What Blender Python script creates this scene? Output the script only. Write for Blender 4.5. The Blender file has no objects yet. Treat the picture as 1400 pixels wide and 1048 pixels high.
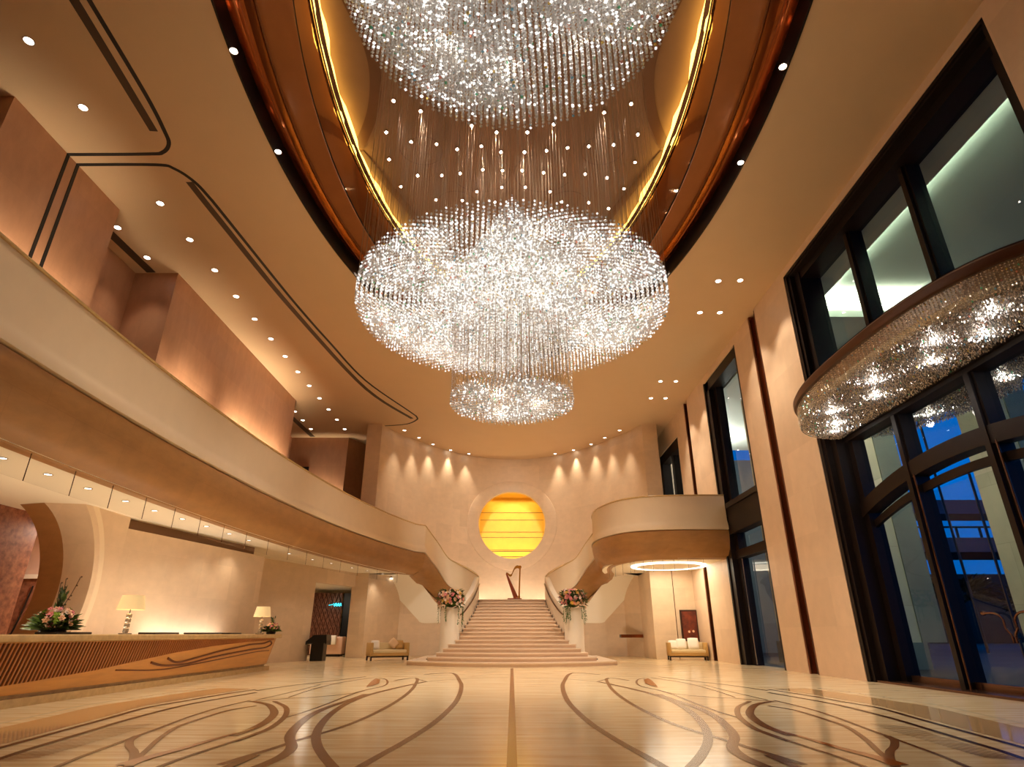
import bpy, math, random
from mathutils import Vector, Matrix
random.seed(7)
PI = math.pi
sc = bpy.context.scene
COL = sc.collection

# ------------------------------------------------------------------ materials
MATS = {}
def srgb(r, g, b):
    f = lambda c: (c/255/12.92) if c/255 <= .04045 else ((c/255+.055)/1.055)**2.4
    return (f(r), f(g), f(b), 1)

def mat(name, col, rough=.5, metal=0., spec=.5, noise=0., nscale=3., stretch=(1, 1, 1), col2=None, bump=0.,
        brick=None, coat=0., emit=None, estr=0.):
    m = bpy.data.materials.new(name); m.use_nodes = True
    nt = m.node_tree; N = nt.nodes; L = nt.links
    b = N['Principled BSDF']
    b.inputs['Roughness'].default_value = rough
    b.inputs['Metallic'].default_value = metal
    b.inputs['Specular IOR Level'].default_value = spec
    b.inputs['Coat Weight'].default_value = coat
    b.inputs['Base Color'].default_value = col
    if emit:
        b.inputs['Emission Color'].default_value = emit
        b.inputs['Emission Strength'].default_value = estr
    if noise or brick:
        tc = N.new('ShaderNodeNewGeometry')
        mp = N.new('ShaderNodeMapping'); mp.inputs['Scale'].default_value = stretch
        L.new(tc.outputs['Position'], mp.inputs['Vector'])
        out = None
        if noise:
            nz = N.new('ShaderNodeTexNoise'); nz.inputs['Scale'].default_value = nscale
            nz.inputs['Detail'].default_value = 6; nz.inputs['Roughness'].default_value = .62
            L.new(mp.outputs['Vector'], nz.inputs['Vector'])
            cr = N.new('ShaderNodeMapRange')
            cr.inputs['From Min'].default_value = .3; cr.inputs['From Max'].default_value = .7
            L.new(nz.outputs['Fac'], cr.inputs['Value'])
            mx = N.new('ShaderNodeMix'); mx.data_type = 'RGBA'
            c2 = col2 or tuple(c*(1-noise) for c in col[:3])+(1,)
            mx.inputs['A'].default_value = col; mx.inputs['B'].default_value = c2
            L.new(cr.outputs['Result'], mx.inputs['Factor'])
            out = mx.outputs['Result']
            if bump:
                bp = N.new('ShaderNodeBump'); bp.inputs['Strength'].default_value = bump
                bp.inputs['Distance'].default_value = .02
                L.new(nz.outputs['Fac'], bp.inputs['Height']); L.new(bp.outputs['Normal'], b.inputs['Normal'])
        if brick:
            bw, bh, jc = brick
            sx = N.new('ShaderNodeSeparateXYZ'); L.new(tc.outputs['Position'], sx.inputs['Vector'])
            ad = N.new('ShaderNodeMath'); ad.operation = 'ADD'
            L.new(sx.outputs['X'], ad.inputs[0]); L.new(sx.outputs['Y'], ad.inputs[1])
            cb = N.new('ShaderNodeCombineXYZ'); L.new(ad.outputs[0], cb.inputs['X']); L.new(sx.outputs['Z'], cb.inputs['Y'])
            bt = N.new('ShaderNodeTexBrick')
            bt.inputs['Scale'].default_value = 1; bt.inputs['Mortar Size'].default_value = .008
            bt.inputs['Brick Width'].default_value = bw; bt.inputs['Row Height'].default_value = bh
            bt.inputs['Color1'].default_value = (1, 1, 1, 1); bt.inputs['Color2'].default_value = (.9, .89, .88, 1)
            bt.inputs['Mortar'].default_value = (jc, jc, jc, 1)
            L.new(cb.outputs['Vector'], bt.inputs['Vector'])
            mm = N.new('ShaderNodeMix'); mm.data_type = 'RGBA'; mm.blend_type = 'MULTIPLY'
            mm.inputs['Factor'].default_value = 1
            if out is not None: L.new(out, mm.inputs['A'])
            else: mm.inputs['A'].default_value = col
            L.new(bt.outputs['Color'], mm.inputs['B'])
            out = mm.outputs['Result']
        L.new(out, b.inputs['Base Color'])
    MATS[name] = m
    return m

def emat(name, col, s):
    m = bpy.data.materials.new(name); m.use_nodes = True
    nt = m.node_tree; nt.nodes.clear()
    e = nt.nodes.new('ShaderNodeEmission'); o = nt.nodes.new('ShaderNodeOutputMaterial')
    e.inputs['Color'].default_value = (*col[:3], 1); e.inputs['Strength'].default_value = s
    nt.links.new(e.outputs[0], o.inputs['Surface'])
    return m

def glassmat(name, tint, refl=.06):
    m = bpy.data.materials.new(name); m.use_nodes = True
    nt = m.node_tree; nt.nodes.clear(); N = nt.nodes; L = nt.links
    t = N.new('ShaderNodeBsdfTransparent'); t.inputs['Color'].default_value = (*tint, 1)
    g = N.new('ShaderNodeBsdfGlossy'); g.inputs['Roughness'].default_value = .01
    fr = N.new('ShaderNodeFresnel'); fr.inputs['IOR'].default_value = 1.35
    mx = N.new('ShaderNodeMixShader'); o = N.new('ShaderNodeOutputMaterial')
    ge = N.new('ShaderNodeNewGeometry'); iv = N.new('ShaderNodeMath'); iv.operation = 'SUBTRACT'; iv.inputs[0].default_value = 1
    ml = N.new('ShaderNodeMath'); ml.operation = 'MULTIPLY'
    L.new(ge.outputs['Backfacing'], iv.inputs[1]); L.new(iv.outputs[0], ml.inputs[0]); L.new(fr.outputs[0], ml.inputs[1])
    L.new(ml.outputs[0], mx.inputs[0]); L.new(t.outputs[0], mx.inputs[1]); L.new(g.outputs[0], mx.inputs[2])
    L.new(mx.outputs[0], o.inputs['Surface'])
    return m

def crystalmat(name, col, gl=.45):
    m = bpy.data.materials.new(name); m.use_nodes = True
    nt = m.node_tree; nt.nodes.clear(); N = nt.nodes; L = nt.links
    g = N.new('ShaderNodeBsdfGlossy'); g.inputs['Roughness'].default_value = .12; g.inputs['Color'].default_value = (*col, 1)
    d = N.new('ShaderNodeBsdfDiffuse'); d.inputs['Color'].default_value = (*col, 1)
    tl = N.new('ShaderNodeBsdfTranslucent'); tl.inputs['Color'].default_value = (*col, 1)
    tr = N.new('ShaderNodeBsdfTransparent')
    a = N.new('ShaderNodeMixShader'); a.inputs[0].default_value = .5
    b = N.new('ShaderNodeMixShader'); b.inputs[0].default_value = gl
    c = N.new('ShaderNodeMixShader'); c.inputs[0].default_value = .22
    o = N.new('ShaderNodeOutputMaterial')
    L.new(d.outputs[0], a.inputs[1]); L.new(tl.outputs[0], a.inputs[2])
    L.new(a.outputs[0], b.inputs[1]); L.new(g.outputs[0], b.inputs[2])
    L.new(b.outputs[0], c.inputs[1]); L.new(tr.outputs[0], c.inputs[2])
    L.new(c.outputs[0], o.inputs['Surface'])
    return m

stone = mat('limestone', srgb(226, 200, 170), .45, noise=.10, nscale=2.2, stretch=(1, 1, 1.6), brick=(1.9, 1.15, .93))
stone_rose = mat('rose_limestone', srgb(198, 148, 114), .42, noise=.16, nscale=3.2, stretch=(1, 1, .45), brick=(2.1, 1.25, .9))
stone_plain = mat('smooth_plaster', srgb(230, 208, 178), .5, noise=.05, nscale=1.5)
stone_white = mat('white_stone', srgb(240, 228, 210), .4, noise=.05, nscale=2)
facade_stone = mat('facade_stone', srgb(230, 202, 174), .45, noise=.09, nscale=2.4, brick=(2.4, 1.4, .95))
fascia_m = mat('brown_fascia_stone', srgb(176, 128, 76), .38, noise=.22, nscale=1.6, stretch=(1, 1, 3), brick=(1.6, 5, .9))
ceil_m = mat('ceiling_plaster', srgb(214, 184, 146), .6, noise=.03, nscale=1.)
carpet_m = mat('gallery_carpet', srgb(92, 66, 48), .9, noise=.2, nscale=4)
white_m = mat('soffit_white', srgb(244, 234, 214), .55)
dome_m = mat('dome_brown', srgb(150, 106, 74), .5, noise=.1, nscale=1.2)
dome_dark = mat('dome_motif_brown', srgb(110, 66, 38), .4)
copper_m = mat('copper_band', srgb(150, 82, 38), .16, metal=.85, noise=.4, nscale=1.1, stretch=(1, .25, 1), bump=.6)
bronze_rim = mat('bronze_flat', srgb(160, 98, 48), .4, metal=.35, noise=.1, nscale=2)
mirror_m = mat('gold_mirror', srgb(196, 140, 74), .05, metal=1., noise=.1, nscale=.7, bump=.35)
black_m = mat('black_reveal', srgb(14, 11, 10), .35)
slot_m = mat('dark_slot', srgb(28, 22, 18), .6)
ventm = mat('brown_vent', srgb(74, 56, 38), .6)
frame_m = mat('dark_bronze_frame', srgb(28, 18, 13), .45, spec=.25, noise=.3, nscale=5)
bronze_m = mat('bronze_trim', srgb(104, 74, 56), .25, metal=.8)
copper_slit = mat('copper_slit', srgb(150, 84, 46), .18, metal=.8, noise=.3, nscale=2, stretch=(1, 1, .2))
darkwood = mat('dark_wood', srgb(58, 28, 18), .35, noise=.3, nscale=6, stretch=(1, 1, .2))
wood = mat('honey_wood', srgb(226, 160, 72), .3, noise=.2, nscale=2.0, stretch=(4, .5, 6), coat=.3)
wood_slat = mat('slat_wood', srgb(190, 120, 62), .35, noise=.15, nscale=4)
wood_groove = mat('groove_wood', srgb(66, 24, 10), .5)
wood_carve = mat('carved_wood', srgb(206, 138, 66), .3, noise=.3, nscale=2.4, stretch=(3, .7, 5), coat=.3)
wood_line = mat('carved_line', srgb(116, 58, 22), .4)
counter_top = mat('counter_stone', srgb(206, 172, 118), .18, noise=.25, nscale=7)
floor_m = mat('floor_travertine', srgb(242, 222, 184), .15, spec=.38, noise=.3, nscale=1.6, stretch=(.45, 4.5, 1), col2=srgb(206, 170, 118))
floor_edge = mat('floor_border', srgb(206, 168, 120), .08, noise=.25, nscale=1.5, stretch=(3, .5, 1))
inlay_m = mat('floor_inlay_brown', srgb(124, 74, 34), .22, noise=.2, nscale=6)
inlay_dk = mat('floor_inlay_dark', srgb(74, 40, 18), .22, noise=.2, nscale=6)
inlay_or = mat('floor_inlay_orange', srgb(176, 98, 40), .12, noise=.3, nscale=5)
inlay_lt = mat('floor_inlay_light', srgb(226, 204, 164), .12, noise=.15, nscale=5)
nose_m = mat('stair_nosing', srgb(240, 216, 190), .3, noise=.08, nscale=3)
step_m = mat('stair_stone', srgb(226, 196, 168), .3, noise=.12, nscale=3, stretch=(1, 1, 4))
marble_dk = mat('red_marble', srgb(168, 112, 84), .35, nscale=6, noise=.6, col2=srgb(92, 48, 32))
pink_m = mat('pink_plaster', srgb(220, 182, 160), .5, noise=.04)
gold_wall = mat('gold_leaf', srgb(250, 200, 70), .4, metal=.25, noise=.14, nscale=1.2, stretch=(1, 1, 1.3))
gold_line = mat('gold_joint', srgb(120, 78, 20), .4)
harp_gold = mat('harp_gold', srgb(206, 140, 52), .25, metal=.7)
harp_wood = mat('harp_wood', srgb(150, 66, 26), .3, coat=.4)
wire_m = mat('wire', srgb(170, 140, 110), .4, metal=.3)
crystal = crystalmat('crystal', (.97, .95, .92))
crystal_s = crystalmat('crystal_silver', (.85, .83, .8), gl=.75)
crystal_glint = [crystalmat('glint_green', (.25, .8, .45)), crystalmat('glint_amber', (.95, .7, .2)),
             crystalmat('glint_red', (.95, .42, .3)), crystalmat('glint_blue', (.4, .75, .95))]  # rainbow glints painted as bead colours; the crystal itself is clear
rim_m = mat('bronze_rim', srgb(84, 54, 38), .35, metal=.4)
sparkm = emat('crystal_spark', (1, .96, .9), 5)  # glowing beads added for sparkle
glowm = emat('glow_crystal', (1, .96, .9), 1.0)  # glow put into clear beads to whiten the discs
lensm = emat('downlight_lens', (1, .93, .8), 14)
softlens = emat('soft_lens', (1, .9, .74), 5)
starm = emat('star_lens', (1, .95, .86), 40)
goldled = emat('gold_led', (1, .68, .14), 3.6)
ringled = emat('ring_led', (1, .93, .74), 5)
silver_m = mat('silver_ripple', srgb(190, 182, 172), .22, metal=.8, noise=.3, nscale=9, bump=.8)
chrome = mat('chrome_trim', srgb(180, 165, 150), .2, metal=.9)
steel = mat('steel', srgb(150, 145, 140), .22, metal=.9)
fabric = mat('cream_fabric', srgb(228, 205, 160), .8, noise=.08, nscale=30)
fabric_tan = mat('tan_fabric', srgb(200, 160, 96), .7, noise=.08, nscale=30)
cush_w = mat('white_cushion', srgb(240, 232, 222), .8)
cush_p = mat('peach_cushion', srgb(226, 190, 150), .7)
legm = mat('dark_leg', srgb(40, 20, 14), .35)
shade_m = mat('lamp_shade', srgb(240, 214, 160), .8, emit=(1, .74, .36, 1), estr=.22)
leaf_m = mat('leaf_green', srgb(92, 122, 50), .5, noise=.5, nscale=9)
leaf_dk = mat('leaf_dark', srgb(54, 80, 34), .5, noise=.4, nscale=9)
stem_m = mat('stem', srgb(96, 70, 44), .6)
pinkf = mat('pink_petal', srgb(236, 148, 152), .6, noise=.2, nscale=20)
peachf = mat('peach_petal', srgb(244, 196, 158), .6, noise=.2, nscale=20)
whitef = mat('white_petal', srgb(246, 226, 214), .6)
yellowf = mat('yellow_petal', srgb(238, 196, 96), .6)
burg = mat('burgundy_petal', srgb(110, 34, 46), .5)
limef = mat('lime_petal', srgb(150, 180, 60), .5)
paint_m = mat('painting', srgb(128, 52, 24), .5, noise=.6, nscale=3.5, col2=srgb(70, 22, 12))
lattice_m = mat('lattice_brown', srgb(98, 52, 32), .4)
asphalt = mat('driveway', srgb(40, 37, 35), .7, noise=.2, nscale=2)
pier_m = mat('outdoor_pier_stone', srgb(206, 196, 168), .6, noise=.1, nscale=2, brick=(3, 2.2, .7))
pier_g = mat('outdoor_pier_grey', srgb(112, 122, 112), .5, noise=.15, nscale=2, brick=(3, 2.2, .8))
porch_m = mat('porch_ceiling', srgb(190, 196, 190), .6)
concrete = mat('flyover_concrete', srgb(84, 84, 92), .8, noise=.2, nscale=1)
treem = mat('tree_leaf', srgb(24, 34, 20), .8, noise=.4, nscale=2)
darkm = mat('dark_metal', srgb(20, 18, 18), .4, metal=.4)
glass_w = glassmat('window_glass', (.9, .93, .92))
glass_c = glassmat('clear_glass', (.97, .97, .96))

# ------------------------------------------------------------------ mesh builder
class MB:
    def __init__(s): s.v = []; s.f = []; s.m = []
    def add(s, vs, fs, mi=0):
        o = len(s.v); s.v += [tuple(v) for v in vs]
        s.f += [tuple(i+o for i in f) for f in fs]; s.m += [mi]*len(fs); return s
    def box(s, x0, x1, y0, y1, z0, z1, mi=0):
        vs = [(x, y, z) for z in (z0, z1) for y in (y0, y1) for x in (x0, x1)]
        return s.add(vs, [(0, 2, 3, 1), (4, 5, 7, 6), (0, 1, 5, 4), (2, 6, 7, 3), (0, 4, 6, 2), (1, 3, 7, 5)], mi)
    def rbox(s, x0, x1, y0, y1, z0, z1, r=.03, mi=0, n=3):
        """box with rounded vertical edges and softened top/bottom"""
        r = min(r, (x1-x0)/2.01, (y1-y0)/2.01, (z1-z0)/2.01)
        def ring(ins, z):
            o = []
            for cx, cy, a0 in ((x1-r, y1-r, 0), (x0+r, y1-r, 90), (x0+r, y0+r, 180), (x1-r, y0+r, 270)):
                for k in range(n+1):
                    a = math.radians(a0+90*k/n); rr = r-ins
                    o.append((cx+rr*math.cos(a), cy+rr*math.sin(a), z))
            return o
        rings = []
        for k in range(n+1):
            a = PI/2*k/n; rings.append(ring(r*(1-math.sin(a)), z0+r*(1-math.cos(a))))
        for k in range(n+1):
            a = PI/2*k/n; rings.append(ring(r*(1-math.cos(a)), z1-r*(1-math.sin(a))))
        return s.loft(rings, mi, True)
    def loft(s, rings, mi=0, caps=True):
        n = len(rings[0]); vs = [p for r in rings for p in r]; fs = []
        for i in range(len(rings)-1):
            for j in range(n):
                a = i*n+j; b = i*n+(j+1) % n
                fs.append((a, b, b+n, a+n))
        if caps:
            fs.append(tuple(range(n-1, -1, -1))); fs.append(tuple((len(rings)-1)*n+j for j in range(n)))
        return s.add(vs, fs, mi)
    def grid(s, rows, mi=0, closed=False):
        n = len(rows[0]); vs = [p for r in rows for p in r]; fs = []
        for i in range(len(rows)-1):
            for j in range(n if closed else n-1):
                a = i*n+j; b = i*n+(j+1) % n
                fs.append((a, b, b+n, a+n))
        return s.add(vs, fs, mi)
    def tube(s, pts, r, n=8, mi=0, caps=True):
        pts = [Vector(p) for p in pts]; rings = []
        for i, p in enumerate(pts):
            d = (pts[min(i+1, len(pts)-1)]-pts[max(i-1, 0)]).normalized()
            up = Vector((0, 0, 1)) if abs(d.z) < .95 else Vector((1, 0, 0))
            a = d.cross(up).normalized(); b = d.cross(a)
            rr = r[i] if isinstance(r, (list, tuple)) else r
            rings.append([tuple(p+a*rr*math.cos(2*PI*k/n)+b*rr*math.sin(2*PI*k/n)) for k in range(n)])
        return s.loft(rings, mi, caps)
    def lathe(s, prof, c=(0, 0, 0), n=32, mi=0, caps=True):
        return s.loft([[(c[0]+r*math.cos(2*PI*k/n), c[1]+r*math.sin(2*PI*k/n), c[2]+z) for k in range(n)] for r, z in prof], mi, caps)
    def prism(s, poly, z0, z1, mi=0):
        n = len(poly)
        vs = [(x, y, z0) for x, y in poly]+[(x, y, z1) for x, y in poly]
        fs = [tuple(range(n-1, -1, -1)), tuple(range(n, 2*n))]+[(i, (i+1) % n, (i+1) % n+n, i+n) for i in range(n)]
        return s.add(vs, fs, mi)
    def octa(s, x, y, z, r, h=None, mi=0, a=0.):
        h = h or r; c, q = r*math.cos(a), r*math.sin(a)
        return s.add([(x+c, y+q, z), (x-q, y+c, z), (x-c, y-q, z), (x+q, y-c, z), (x, y, z+h), (x, y, z-h)],
                     [(0, 1, 4), (1, 2, 4), (2, 3, 4), (3, 0, 4), (1, 0, 5), (2, 1, 5), (3, 2, 5), (0, 3, 5)], mi)
    def ball(s, c, rx, ry=None, rz=None, nu=12, nv=8, mi=0):
        ry = ry or rx; rz = rz or rx
        return s.loft([[(c[0]+rx*math.sin(PI*i/nv)*math.cos(2*PI*k/nu), c[1]+ry*math.sin(PI*i/nv)*math.sin(2*PI*k/nu), c[2]-rz*math.cos(PI*i/nv))
                        for k in range(nu)] for i in [.05]+list(range(1, nv))+[nv-.05]], mi)
    def build(s, name, mats, parent=None, smooth=False, **tags):
        me = bpy.data.meshes.new(name); me.from_pydata(s.v, [], s.f)
        for m in (mats if isinstance(mats, (list, tuple)) else [mats]): me.materials.append(m)
        if len(me.materials) > 1: me.polygons.foreach_set('material_index', s.m)
        if smooth:
            me.polygons.foreach_set('use_smooth', [True]*len(me.polygons))
            try: me.set_sharp_from_angle(angle=math.radians(38))
            except Exception: pass
        me.update()
        o = bpy.data.objects.new(name, me); COL.objects.link(o)
        if parent is not None:
            o.parent = parent
            if parent.type == 'EMPTY': o.location = -parent.location
        for k, v in tags.items(): o[k] = v
        return o

def thing(name, label, cat, loc=(0, 0, 0), group=None):
    o = bpy.data.objects.new(name, None); COL.objects.link(o); o.location = loc
    o.empty_display_size = .2
    o['label'] = label; o['category'] = cat
    if group: o['group'] = group
    return o
def tag(o, label, cat, group=None):
    o['label'] = label; o['category'] = cat
    if group: o['group'] = group
    return o
def struct(mb, name, mats, smooth=False, label=None, **k):
    o = mb.build(name, mats, None, smooth); o['kind'] = 'structure'
    if label: o['label'] = label
    return o
def copy_tree(o, parent=None):
    c = o.copy(); COL.objects.link(c)
    if parent is not None: c.parent = parent
    for ch in list(o.children): copy_tree(ch, c)
    return c
ORD = ['first', 'second', 'third', 'fourth', 'fifth', 'sixth', 'seventh', 'eighth', 'ninth', 'tenth', 'eleventh', 'twelfth',
       'thirteenth', 'fourteenth', 'fifteenth', 'sixteenth', 'seventeenth', 'eighteenth', 'nineteenth', 'twentieth']

def lamp(name, typ, loc, energy, col=(1, .84, .64), parent=None, rot=(0, 0, 0), **k):
    d = bpy.data.lights.new(name, typ); d.energy = energy; d.color = tuple(col)
    for a, b in k.items(): setattr(d, a, b)
    o = bpy.data.objects.new(name, d); COL.objects.link(o)
    o.rotation_euler = rot; o.location = loc
    if parent is not None:
        o.parent = parent
        if parent.type == 'EMPTY': o.location = Vector(loc)-parent.location
    return o

def upl(loc, e, sx, sy, rot=(PI, 0, 0), col=(1, .8, .56)): return lamp('unseen_uplight', 'AREA', loc, e, col, None, rot, shape='RECTANGLE', size=sx, size_y=sy)  # unseen uplight strip, no fitting modelled

def catmull(P, n=8):
    P = [Vector(p) for p in P]; out = []
    for i in range(len(P)-1):
        p0 = P[max(i-1, 0)]; p1 = P[i]; p2 = P[i+1]; p3 = P[min(i+2, len(P)-1)]
        for k in range(n):
            t = k/n
            out.append(.5*((2*p1)+(p2-p0)*t+(2*p0-5*p1+4*p2-p3)*t*t+(3*p1-p0-3*p2+p3)*t**3))
    out.append(P[-1]); return out
def interp(xs, ys, x):
    if x <= xs[0]: return ys[0]
    for i in range(len(xs)-1):
        if x <= xs[i+1]:
            t = (x-xs[i])/(xs[i+1]-xs[i]); return ys[i]+t*(ys[i+1]-ys[i])
    return ys[-1]

# ------------------------------------------------------------------ constants
H = 13.2            # main ceiling
XR = 9.7            # facade inner face
SOF = 4.35          # ceiling under the galleries
GAL = 5.9           # gallery floor
def ell(a, b, cy, n=160, cx=0.): return [(cx+a*math.cos(2*PI*k/n), cy+b*math.sin(2*PI*k/n)) for k in range(n)]
E0 = (6.4, 13.7, 12.0); E1 = (5.93, 12.6, 12.8); E2 = (5.3, 11.5, 13.5); ZC = 16.3
def gx(y): return -8.45*math.sqrt(max(0, 1-((y-14.5)/27.3)**2))     # gallery edge in plan

# ------------------------------------------------------------------ floor with inlay
mb = MB()
mb.box(-22, XR+.65, -8, 46, -.3, 0)
RB = [0]
def ribbon(pts, w, mi, z=.0025, w1=None):
    w *= .66; w1 = w1*.66 if w1 else None; RB[0] += 1; z = .0015+.00012*RB[0]
    P = catmull([(x, y, 0) for x, y in pts], 8); L = []; R = []
    n = len(P)
    for i, p in enumerate(P):
        d = (P[min(i+1, n-1)]-P[max(i-1, 0)]).normalized(); nn = Vector((-d.y, d.x, 0))
        ww = w if w1 is None else w+(w1-w)*i/(n-1)
        L.append((p.x+nn.x*ww/2, p.y+nn.y*ww/2, z)); R.append((p.x-nn.x*ww/2, p.y-nn.y*ww/2, z))
    mb.grid([R, L], mi)
def both(pts, w, mi, z=.0025, w1=None):
    ribbon(pts, w, mi, z, w1); ribbon([(-x, y) for x, y in pts][::-1], w if w1 is None else w1, mi, z, None if w1 is None else w)
# floor curves measured as (picture column, row) and laid out on the floor plane
FP = 811.; PIT = math.atan(342/811); CP, SP = math.cos(PIT), math.sin(PIT)
def fl(px, py, z=0.):
    u = (px-700)/FP; v = (524-py)/FP
    r = (u, CP-v*SP, SP+v*CP); t = (z-1.2)/r[2]
    return (r[0]*t, r[1]*t)
def cp(lst, ox=700, oy=786): return [fl(ox+x/4, oy+y/4) for x, y in lst]
_e = cp([(0, 625), (200, 655), (400, 690), (600, 725), (800, 780), (1000, 835), (1200, 890), (1400, 945), (1700, 1030)], 1050)
both([(x+.62, y+.3) for x, y in _e], 1.3, 5); both([(x+1.35, y+.4) for x, y in _e], .14, 4)
ribbon([(0, 24.7), (0, 15), (0, 2)], .16, 1)
both(cp([(480, 543), (330, 535), (285, 580), (278, 620), (300, 680), (350, 740), (430, 810), (520, 870), (620, 930), (720, 985), (830, 1048), (960, 1120)]), .16, 1)
both(cp([(640, 575), (525, 562), (530, 600), (570, 645), (640, 695), (740, 750), (850, 800), (960, 840), (1060, 870), (1180, 905), (1300, 945), (1400, 975), (1600, 1036)]), .13, 1)
both(cp([(470, 582), (560, 600), (700, 632), (800, 660), (900, 700), (980, 750), (1040, 810), (1070, 870), (1065, 930), (1030, 990), (980, 1048), (900, 1130)]), .18, 1)
both(cp([(470, 580), (530, 565)]), .08, 1)
both(cp([(20, 560), (250, 565), (470, 582)]), .06, 1)
both(cp([(800, 650), (880, 680), (1000, 720), (1100, 765), (1170, 820), (1215, 880), (1205, 940), (1250, 985), (1330, 1025), (1420, 1060)]), .2, 1)
both(cp([(800, 628), (900, 660), (1000, 700), (1140, 750), (1250, 782)]), .08, 1)
both(cp([(1300, 690), (1240, 720), (1235, 760), (1270, 800), (1330, 840), (1400, 868), (1520, 910)]), .14, 1)
both(cp([(1440, 692), (1400, 694), (1330, 710), (1300, 750), (1330, 790), (1400, 832), (1530, 880)]), .2, 1)
both(cp([(730, 562), (690, 570), (682, 590), (710, 608), (800, 628), (900, 650), (1100, 668), (1220, 674), (1420, 690)]), .08, 1)
both(cp([(760, 560), (950, 590), (1100, 628), (1220, 668)]), .07, 1)
both(cp([(800, 555), (1000, 580), (1200, 603), (1400, 632)]), .1, 2)
both(cp([(1050, 600), (1200, 638), (1400, 684)]), .05, 2)
both(cp([(0, 625), (200, 655), (400, 690), (600, 725), (800, 780), (1000, 835), (1200, 890), (1400, 945), (1700, 1030)], 1050), .13, 2)
both(cp([(0, 642), (280, 690), (450, 725), (700, 790), (900, 850), (1100, 910), (1250, 955), (1400, 1005), (1700, 1100)], 1050), .13, 2)
both(cp([(30, 685), (200, 725), (350, 770), (500, 825), (650, 880), (800, 935), (950, 990), (1090, 1048), (1300, 1130)], 1050), .08, 1)
both(cp([(0, 715), (150, 740), (300, 785), (430, 830), (530, 895), (600, 960), (650, 1000), (720, 1040)], 1050), .1, 1)
both(cp([(650, 880), (690, 905), (690, 940), (668, 965), (670, 1010), (700, 1050)], 1050), .14, 1)
both(cp([(0, 835), (200, 890), (400, 948), (600, 1000), (720, 1040)], 1050), .04, 3, w1=.3)
both(cp([(0, 870), (200, 935), (400, 1000), (520, 1045), (640, 1090)], 1050), .07, 1)
both(cp([(0, 985), (150, 1048), (300, 1110)], 1050), .16, 1)
for sgn in (1, -1):   # leaf shaped inlay
    lp = cp([(720, 572), (745, 565), (768, 580), (798, 612), (760, 605), (728, 592)])
    lp = [(sgn*x, y) for x, y in lp]
    if sgn < 0: lp = lp[::-1]
    mb.add([(x, y, .012) for x, y in lp], [tuple(range(5, -1, -1))], 3)
for k in range(26):   # fine hatching between the border bands
    t = k/25; px = 560+t*620; y0 = interp([500, 700, 900, 1100, 1300], [800, 868, 925, 985, 1040], px)
    q = interp([500, 700, 900, 1100, 1300], [745, 800, 860, 922, 985], px)
    both(cp([(px, y0-6), (px+240, y0+14)], 1050), .035, 1)
for sx in (1, -1):    # darker border bands along both sides
    pts = [(sx*x, y) for x, y in ((9.15, 2), (9.25, 10), (9.3, 18), (9.3, 24))]
struct(mb, 'floor', [floor_m, inlay_m, inlay_dk, inlay_or, inlay_lt, floor_edge], label='polished beige travertine floor with brown curving inlay')

# ------------------------------------------------------------------ ceiling with oval opening
mb = MB()
n = 160
inner = [(x, y, H) for x, y in ell(*E0, n)]
def toRect(x, y):
    dx, dy = x/1., (y-E0[2]); X0, X1, Y0, Y1 = -22., XR+1.1, -8., 46.
    t = 1e9
    if dx > 1e-9: t = min(t, X1/dx)
    if dx < -1e-9: t = min(t, X0/dx)
    if dy > 1e-9: t = min(t, (Y1-E0[2])/dy)
    if dy < -1e-9: t = min(t, (Y0-E0[2])/dy)
    return (x*t, E0[2]+dy*t, H)
outer = [toRect(x, y) for x, y, z in inner]
for c in ((-22, -8), (XR+1.1, -8), (-22, 46), (XR+1.1, 46)):
    k = min(range(n), key=lambda i: (outer[i][0]-c[0])**2+(outer[i][1]-c[1])**2); outer[k] = (c[0], c[1], H)
mb.grid([outer, inner], 0, True)
outu = [(x, y, H+.3) for x, y, z in outer]
mb.grid([[(x, y, H+1.2) for x, y in ell(E0[0]+.05, E0[1]+.05, E0[2], n)], [(x, y, H+1.2) for x, y, z in outer], outer], 0, True)
struct(mb, 'ceiling', ceil_m, label='warm plaster ceiling with large oval opening')

# oval dome: black reveal, copper ledge, bronze ring, gold mirror wall, brown top
mb = MB(); mb.grid([[(x, y, H-.03) for x, y in ell(E0[0]+.04, E0[1]+.04, E0[2], n)], [(x, y, H-.03) for x, y in ell(*E0, n)], [(x, y, H+.62) for x, y in ell(*E0, n)]], 0, True)
struct(mb, 'trim_1', black_m, True, label='black reveal around the oval ceiling opening')
mb = MB()
def ring3(e, z): return [(x, y, z) for x, y in ell(*e, n)]
def lerpE(a, b, t): return tuple(a[i]+(b[i]-a[i])*t for i in range(3))
rows = [ring3(E0, H+.6)]
for k in range(1, 9):
    t = k/8; rows.append(ring3(lerpE(E0, E1, t), H+.6+.16*math.sin(t*PI*2.2)))
mb.grid(rows, 0, True)
struct(mb, 'trim_2', copper_m, True, label='rippled copper ring inside the oval opening')
mb = MB(); mb.grid([ring3(E1, H+.66), ring3(E1, H+.8), ring3(E2, H+.8), ring3(E2, H+.86)], 0, True)
struct(mb, 'trim_3', bronze_rim, True, label='flat bronze ring inside the oval opening')
mb = MB(); E2b = (E2[0]+.05, E2[1]+.05, E2[2])
mb.grid([ring3(E2, H+.86), ring3(E2b, H+.86), ring3(E2b, H+.95), ring3(E2, H+.95)], 1, True)
mb.grid([[(x, y, H+.01) for x, y in ell(7.2, 14.5, 12.2, n)], [(x, y, ZC+.3) for x, y in ell(7.2, 14.5, 12.2, n)], [(x, y, ZC+.3) for x, y in ell(.02, .02, 12.2, n)]], 1, True)
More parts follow.
